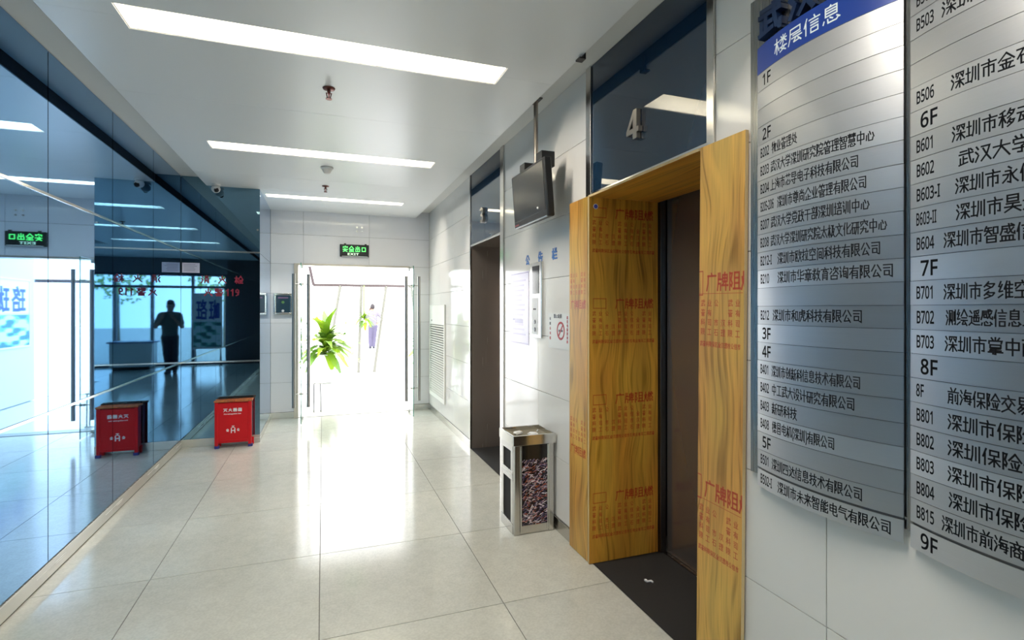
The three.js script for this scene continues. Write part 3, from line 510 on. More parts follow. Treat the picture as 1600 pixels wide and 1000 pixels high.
for (const [c, d, label] of [['4', 2.479, 'steel numeral four on the dark glass above the plywood lift'], ['3', 5.33, 'steel numeral three on the dark glass above the far lift']]) {
  const g = new TextGeometry(c, { font: bold, size: 0.155, depth: 0.022, bevelEnabled: true, bevelThickness: 0.003, bevelSize: 0.002, bevelSegments: 2, curveSegments: 8 });
  const t = thing('lift_numeral', label, 'number', [XR, 2.51, d]); part(t, 'numeral', toRightWall(g, XR - 0.006, 2.513, d + 0.005), std([0.36, 0.33, 0.30], 0.3, 1));
}
// ---------------------------------------------------------------- television
{
  const t = thing('television', 'black flat television tilted down from a ceiling pole', 'television', [1.45, HR, 3.5]);
  const blk = std([0.010, 0.010, 0.011], 0.42), put = (g) => g.rotateZ(0.075).translate(1.385, 2.415, -3.49);
  const body = part(t, 'television_body', put(rbox(0, 0.055, -0.198, 0.198, -0.318, 0.318, 0.012, 3)), blk);
  part(t, 'screen', put(rbox(-0.002, 0.004, -0.152, 0.178, -0.292, 0.292, 0.002, 1)), std([0.012, 0.012, 0.012], 0.25), body);
  part(t, 'power_light', put(new THREE.SphereGeometry(0.008, 12, 8).translate(-0.003, -0.118, 0.165)), std([0.85, 0.85, 0.85], 0.3), body);
  part(t, 'maker_strip', put(rbox(-0.002, 0.003, -0.182, -0.172, 0.22, 0.30, 0.001, 1)), std([0.35, 0.06, 0.07], 0.4), body);
  part(t, 'lower_trim', put(rbox(-0.002, 0.012, -0.198, -0.19, -0.3, 0.3, 0.002, 1)), std([0.45, 0.45, 0.46], 0.25, 1), body);
  part(t, 'rear_housing', put(rbox(0.055, 0.105, -0.15, 0.13, -0.22, 0.24, 0.02, 3)), blk, body);
  part(t, 'bracket_plate', rbox(1.40, 1.50, 2.58, 2.685, 3.60, 3.70, 0.004, 1), blk);
  part(t, 'bracket_plate', rbox(1.40, 1.50, 2.58, 2.685, 3.28, 3.38, 0.004, 1), blk);
  part(t, 'bracket_bar', rbox(1.44, 1.49, 2.60, 2.64, 3.32, 3.66, 0.004, 1), blk);
  part(t, 'ceiling_pole', cyl(0.016, 0.51, 1.47, 2.885, 3.55, 18), std([0.42, 0.36, 0.31], 0.4, 1));
  part(t, 'ceiling_plate', rbox(1.34, 1.50, 3.125, 3.135, 3.49, 3.62, 0.002, 1), std([0.10, 0.09, 0.08], 0.5));
  const h = thing('ceiling_hook', 'small black bracket at the ceiling edge in front of lift four', 'bracket', [1.40, HC, 2.66]);
  part(h, 'bracket_arm', box(1.387, 1.40, 3.02, 3.11, 2.64, 2.69), M.black); part(h, 'bracket_foot', box(1.36, 1.40, 3.015, 3.024, 2.64, 2.69), M.black);
}
// ---------------------------------------------------------------- notices between the lifts
[...'公告栏'].forEach((c, i) => {
  const t = thing('wall_letter', ['first blue character of the notice board heading', 'middle blue character of the notice board heading', 'last blue character of the notice board heading'][i], 'lettering', [XR, 1.96, [4.06, 3.78, 3.53][i]], 'blue notice board heading letters');
  part(t, 'letter', toRightWall(barLetters(c, 0.08, 0.085, 0.011, 0.003), XR, 1.966, [4.07, 3.80, 3.535][i]), M.bluePrint);
});
{
  const t = thing('notice_sheet', 'pale purple printed notice beside the lift call panel', 'notice', [XR, 1.3, 4.2]);
  const map = canvasTex(256, 384, (g, W, H) => { g.fillStyle = '#dcd4ee'; g.fillRect(0, 0, W, H); g.strokeStyle = '#9a90bd'; g.lineWidth = 5; g.strokeRect(6, 6, W - 12, H - 12); for (let k = 0; k < 12; k++) { g.fillStyle = k === 8 ? '#6a5f9a' : '#b9add6'; g.fillRect(30, 40 + k * 26, 120 + 70 * hash(k, 1, 2), 9); } g.fillStyle = '#8f82bb'; g.fillRect(60, 250, 120, 22); });
  const g = box(XR - 0.003, XR - 0.0005, 1.30, 1.915, 4.0, 4.43), uv = g.attributes.uv, p = g.attributes.position; for (let i = 0; i < p.count; i++) uv.setXY(i, (4.43 + p.getZ(i)) / 0.43, (p.getY(i) - 1.3) / 0.615);
  part(t, 'paper', g, std([1, 1, 1], 0.25, 0, { map }));
}
{
  const t = thing('lift_call_panel', 'tall stainless lift call panel with display and two buttons', 'control panel', [XR, 1.37, 3.8]);
  part(t, 'face_plate', rbox(XR - 0.02, XR, 1.375, 1.97, 3.70, 3.92, 0.005, 2), M.polished);
  part(t, 'display', rbox(XR - 0.023, XR - 0.019, 1.72, 1.94, 3.74, 3.88, 0.002, 1), std([0.015, 0.014, 0.02], 0.08));
  part(t, 'white_plate', rbox(XR - 0.0225, XR - 0.019, 1.40, 1.69, 3.76, 3.89, 0.002, 1), M.white);
  for (const y of [1.50, 1.44]) part(t, 'call_button', new THREE.CylinderGeometry(0.016, 0.016, 0.008, 18).rotateZ(Math.PI / 2).translate(XR - 0.025, y, -3.82), M.jamb);
  for (const d of [3.835, 3.805]) part(t, 'key_switch', new THREE.CylinderGeometry(0.006, 0.006, 0.006, 12).rotateZ(Math.PI / 2).translate(XR - 0.025, 1.60, -d), M.black);
}
{
  const t = thing('no_smoking_notice', 'clear sheet with a red no smoking ring and small red writing', 'notice', [XR, 1.32, 3.4]);
  part(t, 'clear_sheet', box(XR - 0.003, XR - 0.001, 1.315, 1.57, 3.215, 3.60), std([0.80, 0.81, 0.79], 0.15));
  part(t, 'red_ring', new THREE.TorusGeometry(0.058, 0.008, 6, 36).scale(1, 1, 0.2).rotateY(Math.PI / 2).translate(XR - 0.003, 1.445, -3.385), M.redPrint);
  part(t, 'slash_bar', new THREE.BoxGeometry(0.002, 0.012, 0.112).rotateX(-0.85).translate(XR - 0.0035, 1.445, -3.385), M.redPrint);
  part(t, 'cigarette_mark', box(XR - 0.0042, XR - 0.003, 1.438, 1.452, 3.35, 3.42), M.black);
  part(t, 'heading_print', toRightWall(barLetters('禁止吸烟', 0.03, 0.03, 0.004, 0.001, 0.034), XR - 0.0032, 1.535, 3.50), M.black);
  for (let k = 0; k < 7; k++) part(t, 'side_print', toRightWall(barLetters(PC[k], 0.021, 0.02, 0.003, 0.001), XR - 0.0032, 1.53 - k * 0.028, 3.285), M.redPrint);
  for (let k = 0; k < 5; k++) part(t, 'side_print', toRightWall(barLetters(PC[k + 8], 0.021, 0.02, 0.003, 0.001), XR - 0.0032, 1.52 - k * 0.036, 3.575), k < 2 ? M.black : M.redPrint);
}
// ---------------------------------------------------------------- air conditioner grille
{
  const t = thing('air_grille', 'white louvred air conditioner cover set in the wall near the doors', 'grille', [XR, 0.28, 7.62]), wh = std([0.74, 0.74, 0.68], 0.45);
  part(t, 'upper_cover', rbox(XR - 0.022, XR, 1.372, 1.66, 7.10, 8.16, 0.006, 2), wh);
  part(t, 'cover_latch', rbox(XR - 0.028, XR - 0.02, 1.42, 1.44, 7.95, 7.99, 0.002, 1), M.black);
  part(t, 'grille_back', box(XR - 0.004, XR, 0.29, 1.372, 7.14, 8.12), std([0.10, 0.095, 0.085], 0.7));
  for (const [a, b] of [[7.09, 7.14], [8.12, 8.17]]) part(t, 'side_frame', rbox(XR - 0.024, XR, 0.28, 1.372, a, b, 0.003, 1), wh);
  part(t, 'lower_frame', rbox(XR - 0.024, XR, 0.28, 0.345, 7.14, 8.12, 0.003, 1), wh);
  const slat = new THREE.BoxGeometry(0.026, 0.005, 0.98);
  for (let k = 0; k < 29; k++) { const m = mesh('louvre_slat', slat, wh, t); m.position.set(-0.014, 0.085 + k * 0.0352, -7.63 - t.position.z); m.rotation.z = 0.6; }
}
// ---------------------------------------------------------------- litter bin
{
  const x0 = 1.267, x1 = 1.572, d0 = 3.455, d1 = 3.74, t = thing('ashtray_bin', 'square stainless litter bin with ashtray top and streaked dark panel', 'bin', [1.42, 0, 3.6]);
  const strokes = canvasTex(512, 1024, (g, W, H) => { g.fillStyle = '#15121a'; g.fillRect(0, 0, W, H); g.lineCap = 'round'; for (let i = 0; i < 1000; i++) { const a = rnd() * 0.9 - 0.45 + (rnd() < 0.4 ? -0.7 : 0), l = 24 + rnd() * 84, x = rnd() * W, y = rnd() * H; g.strokeStyle = ['#e7d9dc', '#c9a7a4', '#7d6a86', '#2b2330', '#a3543f', '#0f0d12', '#58506a', '#3a3142'][Math.floor(rnd() * 8)]; g.lineWidth = 4 + rnd() * 8; g.beginPath(); g.moveTo(x, y); g.quadraticCurveTo(x + Math.cos(a) * l / 2, y + Math.sin(a) * l / 2 - 6 + rnd() * 12, x + Math.cos(a) * l, y + Math.sin(a) * l); g.stroke(); } });
  part(t, 'body', box(x0 + 0.01, x1 - 0.004, 0.02, 0.635, d0 + 0.012, d1 - 0.006), M.blackMatt);
  for (const [a, b] of [[x0, x0 + 0.045], [x1 - 0.04, x1]]) part(t, 'corner_post', rbox(a, b, 0, 0.64, d0, d0 + 0.03, 0.006, 2), M.steel);
  for (const a of [x0 + 0.046, x1 - 0.052]) part(t, 'edge_bead', rbox(a, a + 0.012, 0.02, 0.63, d0 - 0.002, d0 + 0.012, 0.004, 2), M.polished);
  part(t, 'bottom_rail', rbox(x0 + 0.045, x1 - 0.04, 0.004, 0.062, d0 + 0.004, d0 + 0.03, 0.003, 1), M.steelH);
  part(t, 'side_frame', rbox(x0 - 0.003, x0 + 0.014, 0, 0.075, d0 + 0.03, d1, 0.002, 1), M.steelH);
  part(t, 'side_frame', rbox(x0 - 0.003, x0 + 0.014, 0.38, 0.445, d0 + 0.03, d1, 0.002, 1), M.steelH);
  part(t, 'side_frame', rbox(x0 - 0.003, x0 + 0.014, 0.585, 0.64, d0 + 0.03, d1, 0.002, 1), M.steelH);
  for (const [a, b] of [[d0 + 0.03, d0 + 0.075], [d1 - 0.05, d1]]) part(t, 'side_frame', rbox(x0 - 0.001, x0 + 0.012, 0.075, 0.585, a, b, 0.002, 1), M.steel);
  part(t, 'rear_panel', rbox(x0 + 0.01, x1, 0, 0.64, d1 - 0.008, d1, 0.002, 1), M.steel); part(t, 'wall_side_panel', rbox(x1 - 0.006, x1, 0, 0.64, d0 + 0.03, d1, 0.002, 1), M.steel);
  const pg = box(x0 + 0.058, x1 - 0.052, 0.062, 0.53, d0 + 0.006, d0 + 0.012), uv = pg.attributes.uv, pp = pg.attributes.position; for (let i = 0; i < pp.count; i++) uv.setXY(i, (pp.getX(i) - x0 - 0.058) / 0.195, (pp.getY(i) - 0.062) / 0.468);
  part(t, 'streaked_panel', pg, std([1, 1, 1], 0.12, 0, { map: strokes }));
  part(t, 'dark_flap', box(x0 + 0.058, x1 - 0.052, 0.53, 0.63, d0 + 0.006, d0 + 0.012), std([0.015, 0.014, 0.013], 0.08));
  const rx0 = x0 - 0.012, rx1 = x1 + 0.012, rd0 = d0 - 0.014, rd1 = d1 + 0.012;
  part(t, 'tray_wall', rbox(rx0, rx1, 0.635, 0.706, rd0, rd0 + 0.012, 0.003, 1), M.polished); part(t, 'tray_wall', rbox(rx0, rx1, 0.635, 0.706, rd1 - 0.012, rd1, 0.003, 1), M.polished);
  part(t, 'tray_wall', rbox(rx0, rx0 + 0.012, 0.635, 0.706, rd0 + 0.012, rd1 - 0.012, 0.003, 1), M.polished); part(t, 'tray_wall', rbox(rx1 - 0.012, rx1, 0.635, 0.706, rd0 + 0.012, rd1 - 0.012, 0.003, 1), M.polished);
  part(t, 'ash_bed', box(rx0 + 0.012, rx1 - 0.012, 0.64, 0.672, rd0 + 0.012, rd1 - 0.012), std([0.30, 0.27, 0.2], 0.7, 0, { map: speckle }));
  for (const [a, b, c] of [[1.36, 3.63, 0.4], [1.45, 3.56, -0.5]]) part(t, 'crumpled_paper', new THREE.DodecahedronGeometry(0.03, 0).scale(1.4, 0.5, 1).rotateY(c).translate(a, 0.685, -b), M.white);
  for (let k = 0; k < 5; k++) part(t, 'cigarette_end', rod([1.34 + k * 0.045, 0.678, 3.6 + 0.05 * Math.sin(k * 2)], [1.36 + k * 0.045, 0.682, 3.63 + 0.05 * Math.sin(k * 2)], 0.004, 8), k % 2 ? std([0.7, 0.4, 0.15], 0.7) : M.white);
}
// ---------------------------------------------------------------- fire hydrant cabinet of dark glass
{
  const t = thing('fire_hydrant_cabinet', 'full height dark glass fire hydrant cabinet with red lettering', 'cabinet', [-1.12, 0, D1]);
  part(t, 'cabinet_body', box(XL + 0.002, XP - 0.012, 0, HC, D1 + 0.012, D2 - 0.002), M.backing);
  const mid = [];
  for (const [y0, y1] of [[0.096, 0.972], [0.992, 2.268], [2.288, HR - 0.002]]) mid.push(part(t, 'front_pane', box(XL + 0.002, XP, y0, y1, D1, D1 + 0.012), M.darkGlass));
  for (const y of [0.982, 2.278]) part(t, 'transom_bar', rbox(XL, XP + 0.002, y - 0.009, y + 0.009, D1 - 0.006, D1 + 0.01, 0.002, 1), M.polished);
  part(t, 'plinth', rbox(XL + 0.004, XP + 0.002, 0, 0.094, D1 - 0.004, D1 + 0.012, 0.002, 1), M.plinth);
  part(t, 'side_plinth', rbox(XP - 0.012, XP + 0.003, 0, 0.094, D1 + 0.012, D2, 0.002, 1), M.steelH);
  for (const [y0, y1] of [[0.096, 2.268], [2.272, HR - 0.002]]) part(t, 'side_pane', box(XP - 0.012, XP, y0, y1, D1 + 0.012, D2 - 0.002), M.mirror);
  for (const [c, x, y] of [['消', -1.33, 1.905], ['火', -1.155, 1.905], ['栓', -0.98, 1.905], ['火', -1.30, 1.755], ['警', -1.19, 1.755]]) part(t, 'printed_character', barLetters(c, 0.085, 0.085, 0.012, 0.001).translate(x, y, -D1 + 0.0004), M.cabinetPrint, mid[1]);
  [...'119'].forEach((c, i) => part(t, 'printed_digit', barLetters(c, 0.08, 0.06, 0.014, 0.001).translate(-1.085 + i * 0.05, 1.757, -D1 + 0.0004), M.cabinetPrint, mid[1]));
  part(t, 'lock', new THREE.CylinderGeometry(0.012, 0.012, 0.01, 14).rotateX(Math.PI / 2).translate(-0.735, 2.55, -D1 + 0.004), M.polished);
  const n = thing('paper_notice', 'small white printed notice stuck on the dark cabinet glass', 'notice', [-1.43, 2.02, D1]);
  const map = canvasTex(256, 160, (g, W, H) => { g.fillStyle = '#ded9ea'; g.fillRect(0, 0, W, H); g.fillStyle = '#9d96b4'; for (let k = 0; k < 5; k++) g.fillRect(26, 26 + k * 24, 150 + 50 * hash(k, 3, 1), 7); });
  const g = box(-1.522, -1.345, 2.02, 2.135, D1 - 0.002, D1 - 0.0004), uv = g.attributes.uv, p = g.attributes.position; for (let i = 0; i < p.count; i++) uv.setXY(i, (p.getX(i) + 1.522) / 0.177, (p.getY(i) - 2.02) / 0.115);
  part(n, 'paper', g, std([1, 1, 1], 0.5, 0, { map }));
}
// ---------------------------------------------------------------- red fire extinguisher box
{
  const x0 = -1.164, x1 = -0.784, d0 = 6.775, d1 = 6.925, t = thing('fire_extinguisher_box', 'red metal fire extinguisher box with white lettering on the floor', 'fire box', [-0.974, 0, 6.85]);
  const rim = tex(128, 128, (u, v) => { const k = vnoise(u * 24, v * 12, 3, 24, 12), w = vnoise(u * 7, v * 7, 8, 7, 7); return [150 + 70 * k, 84 + 60 * k * w, 36 + 20 * w]; }); rim.repeat.set(4, 4);
  part(t, 'box_body', rbox(x0 + 0.012, x1 - 0.012, 0.075, 0.522, d0 + 0.006, d1, 0.004, 1), M.red);
  const fr = part(t, 'front_panel', rbox(x0 + 0.03, x1 - 0.03, 0.085, 0.515, d0, d0 + 0.01, 0.004, 2), M.red);
  for (const [a, b] of [[x0, x0 + 0.035], [x1 - 0.035, x1]]) { part(t, 'corner_post', rbox(a, b, 0.03, 0.535, d0 - 0.004, d0 + 0.03, 0.004, 2), M.red); part(t, 'foot', rbox(a - 0.002, b + 0.012, 0, 0.032, d0 - 0.004, d0 + 0.04, 0.004, 1), std([0.03, 0.03, 0.22], 0.4)); part(t, 'foot', rbox(a - 0.002, b + 0.012, 0, 0.08, d1 - 0.04, d1, 0.004, 1), M.red); }
  part(t, 'bottom_skirt', rbox(x0 + 0.035, x1 - 0.035, 0.06, 0.092, d0 - 0.002, d0 + 0.01, 0.003, 1), M.red);
  const lid = part(t, 'lid', rbox(x0 - 0.008, x1 + 0.008, 0.528, 0.546, d0 - 0.010, d1, 0.004, 2), std([0.9, 0.9, 0.9], 0.5, 0, { map: rim }));
  part(t, 'lid_top', box(x0 + 0.004, x1 - 0.004, 0.5455, 0.5475, d0 + 0.004, d1 - 0.02), std([0.9, 0.9, 0.9], 0.5, 0, { map: rim }), lid);
  part(t, 'lid_hinge', rbox(x0 + 0.02, x1 + 0.004, 0.546, 0.562, d1 - 0.018, d1, 0.003, 1), M.black, lid);
  const put = (s, x, y, h, w, wt, gap) => part(t, 'printed_letters', barLetters(s, h, w, wt, 0.001, gap).translate(x, y, -d0 + 0.0004), M.whitePrint, fr);
  put('灭火器箱', -1.074, 0.418, 0.038, 0.04, 0.0055, 0.05); put('工', -0.99, 0.232, 0.022, 0.03, 0.006, 0.03); put('公', -1.045, 0.19, 0.03, 0.026, 0.006, 0.03); put('公', -0.935, 0.19, 0.03, 0.026, 0.006, 0.03);
  for (const b of [box(-0.998, -0.988, 0.17, 0.228, d0 - 0.001, d0), box(-0.962, -0.952, 0.17, 0.228, d0 - 0.001, d0), box(-0.99, -0.96, 0.194, 0.204, d0 - 0.001, d0)]) part(t, 'printed_emblem', b, M.whitePrint, fr);
  const lt = new TextGeometry('Fire extinguisher box', { font: bold, size: 0.0125, depth: 0.0006, curveSegments: 2, bevelEnabled: false });
  part(t, 'printed_words', lt.translate(-1.07, 0.385, -d0 + 0.0004), M.whitePrint, fr);
  part(t, 'side_hole', new THREE.CylinderGeometry(0.012, 0.012, 0.004, 14).rotateZ(Math.PI / 2).translate(x1 - 0.011, 0.42, -(d0 + 0.09)), M.black);
}
// ---------------------------------------------------------------- exit sign and hydrant alarm box on the end wall
{
  const t = thing('exit_sign', 'black exit sign with glowing green characters above the glass doors', 'exit sign', [0.45, 2.387, D2]);
  part(t, 'sign_case', rbox(0.241, 0.662, 2.392, 2.578, D2 - 0.035, D2, 0.006, 2), M.black);
  const gm = std([0.05, 0.4, 0.08], 0.5, 0, { emissive: lin(0.12, 0.95, 0.16), emissiveIntensity: 1.1 });
  [...'安全出口'].forEach((c, i) => part(t, 'lit_character', barLetters(c, 0.082, 0.07, 0.0105, 0.002).translate(0.284 + i * 0.089, 2.468, -(D2 - 0.0355)), gm));
  part(t, 'lit_word', new TextGeometry('EXIT', { font: bold, size: 0.034, depth: 0.002, curveSegments: 2, bevelEnabled: false }).scale(1.7, 1, 1).translate(0.345, 2.416, -(D2 - 0.0355)), std([0.5, 0.6, 0.5], 0.5, 0, { emissive: lin(0.6, 0.9, 0.55), emissiveIntensity: 0.6 }));
  part(t, 'lower_rim', rbox(0.27, 0.645, 2.394, 2.402, D2 - 0.04, D2 - 0.034, 0.001, 1), M.white);
  for (const x of [0.30, 0.60]) part(t, 'hanging_clip', box(x, x + 0.03, 2.577, 2.592, D2 - 0.03, D2 - 0.005), M.black);
}
{
  const t = thing('alarm_box', 'stainless framed wall box with dark blue panel left of the glass doors', 'alarm box', [-0.54, 1.52, D2]);
  const x0 = -0.667, x1 = -0.42, y0 = 1.518, y1 = 1.832, f = 0.03, d = D2 - 0.04;
  part(t, 'box_body', box(x0 + 0.01, x1 - 0.01, y0 + 0.01, y1 - 0.01, D2 - 0.03, D2), M.steel);
  for (const b of [[x0, x1, y0, y0 + f], [x0, x1, y1 - f, y1], [x0, x0 + f, y0 + f, y1 - f], [x1 - f, x1, y0 + f, y1 - f]]) part(t, 'frame_rail', rbox(...b, d, D2, 0.008, 3), M.polished);
  const pn = part(t, 'control_panel', box(x0 + f, x1 - f, y0 + f, y1 - f, D2 - 0.034, D2 - 0.03), std([0.02, 0.05, 0.075], 0.15));
  part(t, 'green_lamp', new THREE.CylinderGeometry(0.02, 0.02, 0.01, 18).rotateX(Math.PI / 2).translate(-0.545, 1.70, -D2 + 0.036), std([0.08, 0.22, 0.05], 0.3), pn);
  part(t, 'key_knob', new THREE.CylinderGeometry(0.018, 0.018, 0.014, 18).rotateX(Math.PI / 2).translate(-0.545, 1.575, -D2 + 0.038), M.white, pn);
  part(t, 'printed_strip', box(-0.61, -0.475, 1.755, 1.775, D2 - 0.0355, D2 - 0.0338), std([0.2, 0.1, 0.2], 0.4), pn);
}
// ---------------------------------------------------------------- glass doors
{
  const fr = struct('trim_1', 'stainless door surround'), beige = std([0.62, 0.55, 0.47], 0.3, 1);
  mesh('frame_post', rbox(DX0 - 0.06, DX0, 0, DY + 0.01, D2 - 0.02, D2 + 0.2, 0.004, 1), beige, fr);
  mesh('frame_post', rbox(DX1 - 0.02, DX1 + 0.002, 0, DY + 0.01, D2 - 0.012, D2 + 0.2, 0.004, 1), beige, fr);
  mesh('frame_head', rbox(DX0 - 0.06, DX1 + 0.002, DY - 0.016, DY + 0.012, D2 - 0.012, D2 + 0.2, 0.004, 1), beige, fr);
  mesh('threshold', rbox(DX0, DX1, -0.02, 0.006, D2 + 0.002, D2 + 0.2, 0.003, 1), std([0.42, 0.41, 0.38], 0.4), fr);
  const pull = std([0.36, 0.33, 0.31], 0.32, 1);
  const leaf = (x, near, label) => {
    const t = thing('glass_door', label, 'glass door', [x, 0, D2]), far = D2 + 0.0;
    part(t, 'glass_leaf', box(x - 0.006, x + 0.006, 0.012, DY - 0.02, near, far), M.glass);
    part(t, 'glass_edge', box(x - 0.006, x + 0.006, 0.012, DY - 0.02, near - 0.003, near - 0.0005), M.glassEdge);
    part(t, 'pivot_shoe', rbox(x - 0.018, x + 0.018, 0.004, 0.05, far - 0.16, far - 0.01, 0.003, 1), M.steelH);
    part(t, 'top_patch', rbox(x - 0.018, x + 0.018, DY - 0.07, DY - 0.018, far - 0.16, far - 0.01, 0.003, 1), M.steelH);
    for (const s of [-1, 1]) {
      const h = part(t, 'pull_bar', cyl(0.023, 1.86, x + s * 0.095, 1.16, near + 0.07, 16), pull);
      for (const y of [0.42, 1.95]) { part(t, 'bar_standoff', rod([x + s * 0.095, y, near + 0.07], [x + s * 0.02, y, near + 0.07], 0.007), M.steel, h); part(t, 'standoff_collar', rod([x + s * 0.03, y, near + 0.07], [x + s * 0.006, y, near + 0.07], 0.017, 14), M.steel, h); }
    }
  };
  leaf(-0.285, 7.78, 'open glass door leaf next to the potted plant with long steel pull bars');
  leaf(1.262, 7.78, 'open glass door leaf beside the louvred grille with long steel pull bars');
}
// ---------------------------------------------------------------- outside the doors
const paving = struct('floor_outside', 'pale polished paving outside the doors');
mesh('paving_slab', box(-30, 30, -0.2, -0.012, D2 + 0.2, 12.0), std([0.74, 0.74, 0.73], 0.12), paving);
mesh('paving_slab', box(-30, 30, -0.2, -0.012, 12.05, 60), std([0.74, 0.74, 0.73], 0.12), paving);
mesh('drain_strip', box(-30, 30, -0.2, -0.02, 12.0, 12.05), std([0.3, 0.3, 0.3], 0.5), paving);
const wallO = struct('wall_outside', 'white wall of the outer passage');
mesh('wall_body', box(1.75, 2.0, 0, 3.33, D2 + 0.2, 11.62), M.plaster, wallO);
const ground = struct('ground', 'grey paving outside the lobby windows');
mesh('ground_slab', box(-30, 30, -0.3, -0.05, -40, -3.6), std([0.4, 0.4, 0.38], 0.8), ground);
// calligraphy print shared by the two pictures
const calli = canvasTex(1024, 640, (g, W, H) => {
  const gr = [210, 238, 245]; for (let y = 0; y < H; y += 4) for (let x = 0; x < W; x += 8) { const n = vnoise(x / 90, y / 40, 4, 999, 999), k = y > H * 0.52 ? n : 0; g.fillStyle = k > 0.62 ? '#2f7f86' : k > 0.5 ? '#5fb3a8' : k > 0.4 ? '#a8d9d6' : `rgb(${gr.join()})`; g.fillRect(x, y, 8, 4); }
  g.fillStyle = '#eef6fa'; g.fillRect(0, 0, W, H * 0.5); let x = 60; for (const c of '珞珈学院') { write(g, c, x, 70, 230, 190, '#1f4fb5', 0.15); x += 225; }
});
function picture(t, name, g, f) { const uv = g.attributes.uv, p = g.attributes.position; for (let i = 0; i < p.count; i++) uv.setXY(i, ...f(p.getX(i), p.getY(i), -p.getZ(i))); return part(t, name, g, std([1, 1, 1], 0.4, 0, { map: calli })); }
{
  const t = thing('wall_picture', 'large blue calligraphy picture on the passage wall outside the doors', 'picture', [1.75, 0.95, 10.4]);
  picture(t, 'print', box(1.735, 1.738, 0.98, 2.08, 9.15, 11.4), (x, y, d) => [(11.4 - d) / 2.25, (y - 0.98) / 1.1]);
  for (const b of [[0.95, 0.98, 9.12, 11.43], [2.08, 2.11, 9.12, 11.43], [0.98, 2.08, 9.12, 9.15], [0.98, 2.08, 11.4, 11.43]]) part(t, 'frame_rail', rbox(1.725, 1.75, ...b, 0.003, 1), M.white);
}
{
  const t = thing('canopy_frame', 'thin brown metal beam on three slanting pale poles outside the doors', 'canopy', [0.6, 0, 13.0]);
  const pole = std([0.19, 0.185, 0.16], 0.5);
  part(t, 'beam', rbox(-0.22, 3.4, 2.15, 2.215, 13.4, 13.46, 0.004, 1), std([0.07, 0.05, 0.05], 0.5));
  part(t, 'tie_rod', rod([-0.31, 2.68, 13.3], [-0.21, 2.18, 13.4], 0.034), std([0.06, 0.04, 0.045], 0.5));
  for (const [a, b] of [[0.40, 0.06], [0.90, 0.85], [1.50, 1.24]]) part(t, 'slanting_pole', rod([a, 2.18, 13.43], [b, -0.01, 13.8], 0.04), pole);
}
const leafGeo = [0, 1, 2].map((v) => {
  const n = 7, P = [], I = [], l = 1, w = 0.085 + 0.02 * v, bend = 0.75 + 0.35 * v;
  for (let i = 0; i <= n; i++) { const t = i / n, a = bend * t * t, x = Math.sin(a * 1.5) * t * 0.62, y = l * t * (1 - 0.32 * t * bend * 0.7), hw = w * Math.sin(Math.PI * Math.min(0.97, 0.12 + t * 0.88)) ** 0.8; P.push(x, y, -hw, x + 0.015, y, 0, x, y, hw); }
  for (let i = 0; i < n; i++) for (const k of [0, 1]) { const a = i * 3 + k; I.push(a, a + 1, a + 4, a, a + 4, a + 3); }
  const g = new THREE.BufferGeometry(); g.setAttribute('position', new THREE.Float32BufferAttribute(P, 3)); g.setAttribute('uv', new THREE.Float32BufferAttribute(new Float32Array(P.length / 3 * 2), 2)); g.setIndex(I); g.computeVertexNormals(); return g;
});
const leafMat = [[0.17, 0.31, 0.014], [0.28, 0.42, 0.02], [0.09, 0.20, 0.014]].map((c) => std(c, 0.45, 0, { side: THREE.DoubleSide, transmission: 0.3, thickness: 0 }));
function leaves(t, n, y0, y1, len0, len1, spread, under) {
  for (let i = 0; i < n; i++) { const f = i / n, m = mesh('leaf', leafGeo[i % 3], leafMat[(i * 2 + (i % 5 === 0 ? 1 : 0)) % 3], under ?? t); m.position.set(rr(-0.03, 0.03), y0 + (y1 - y0) * f, rr(-0.03, 0.03)); const l = (len0 + (len1 - len0) * f) * rr(0.72, 1.12); m.scale.set(l, l, l); m.rotation.set(0, i * 2.399 + rr(-0.3, 0.3), -(spread * (1 - f * 0.86) + rr(-0.3, 0.3)), 'YXZ'); }
}
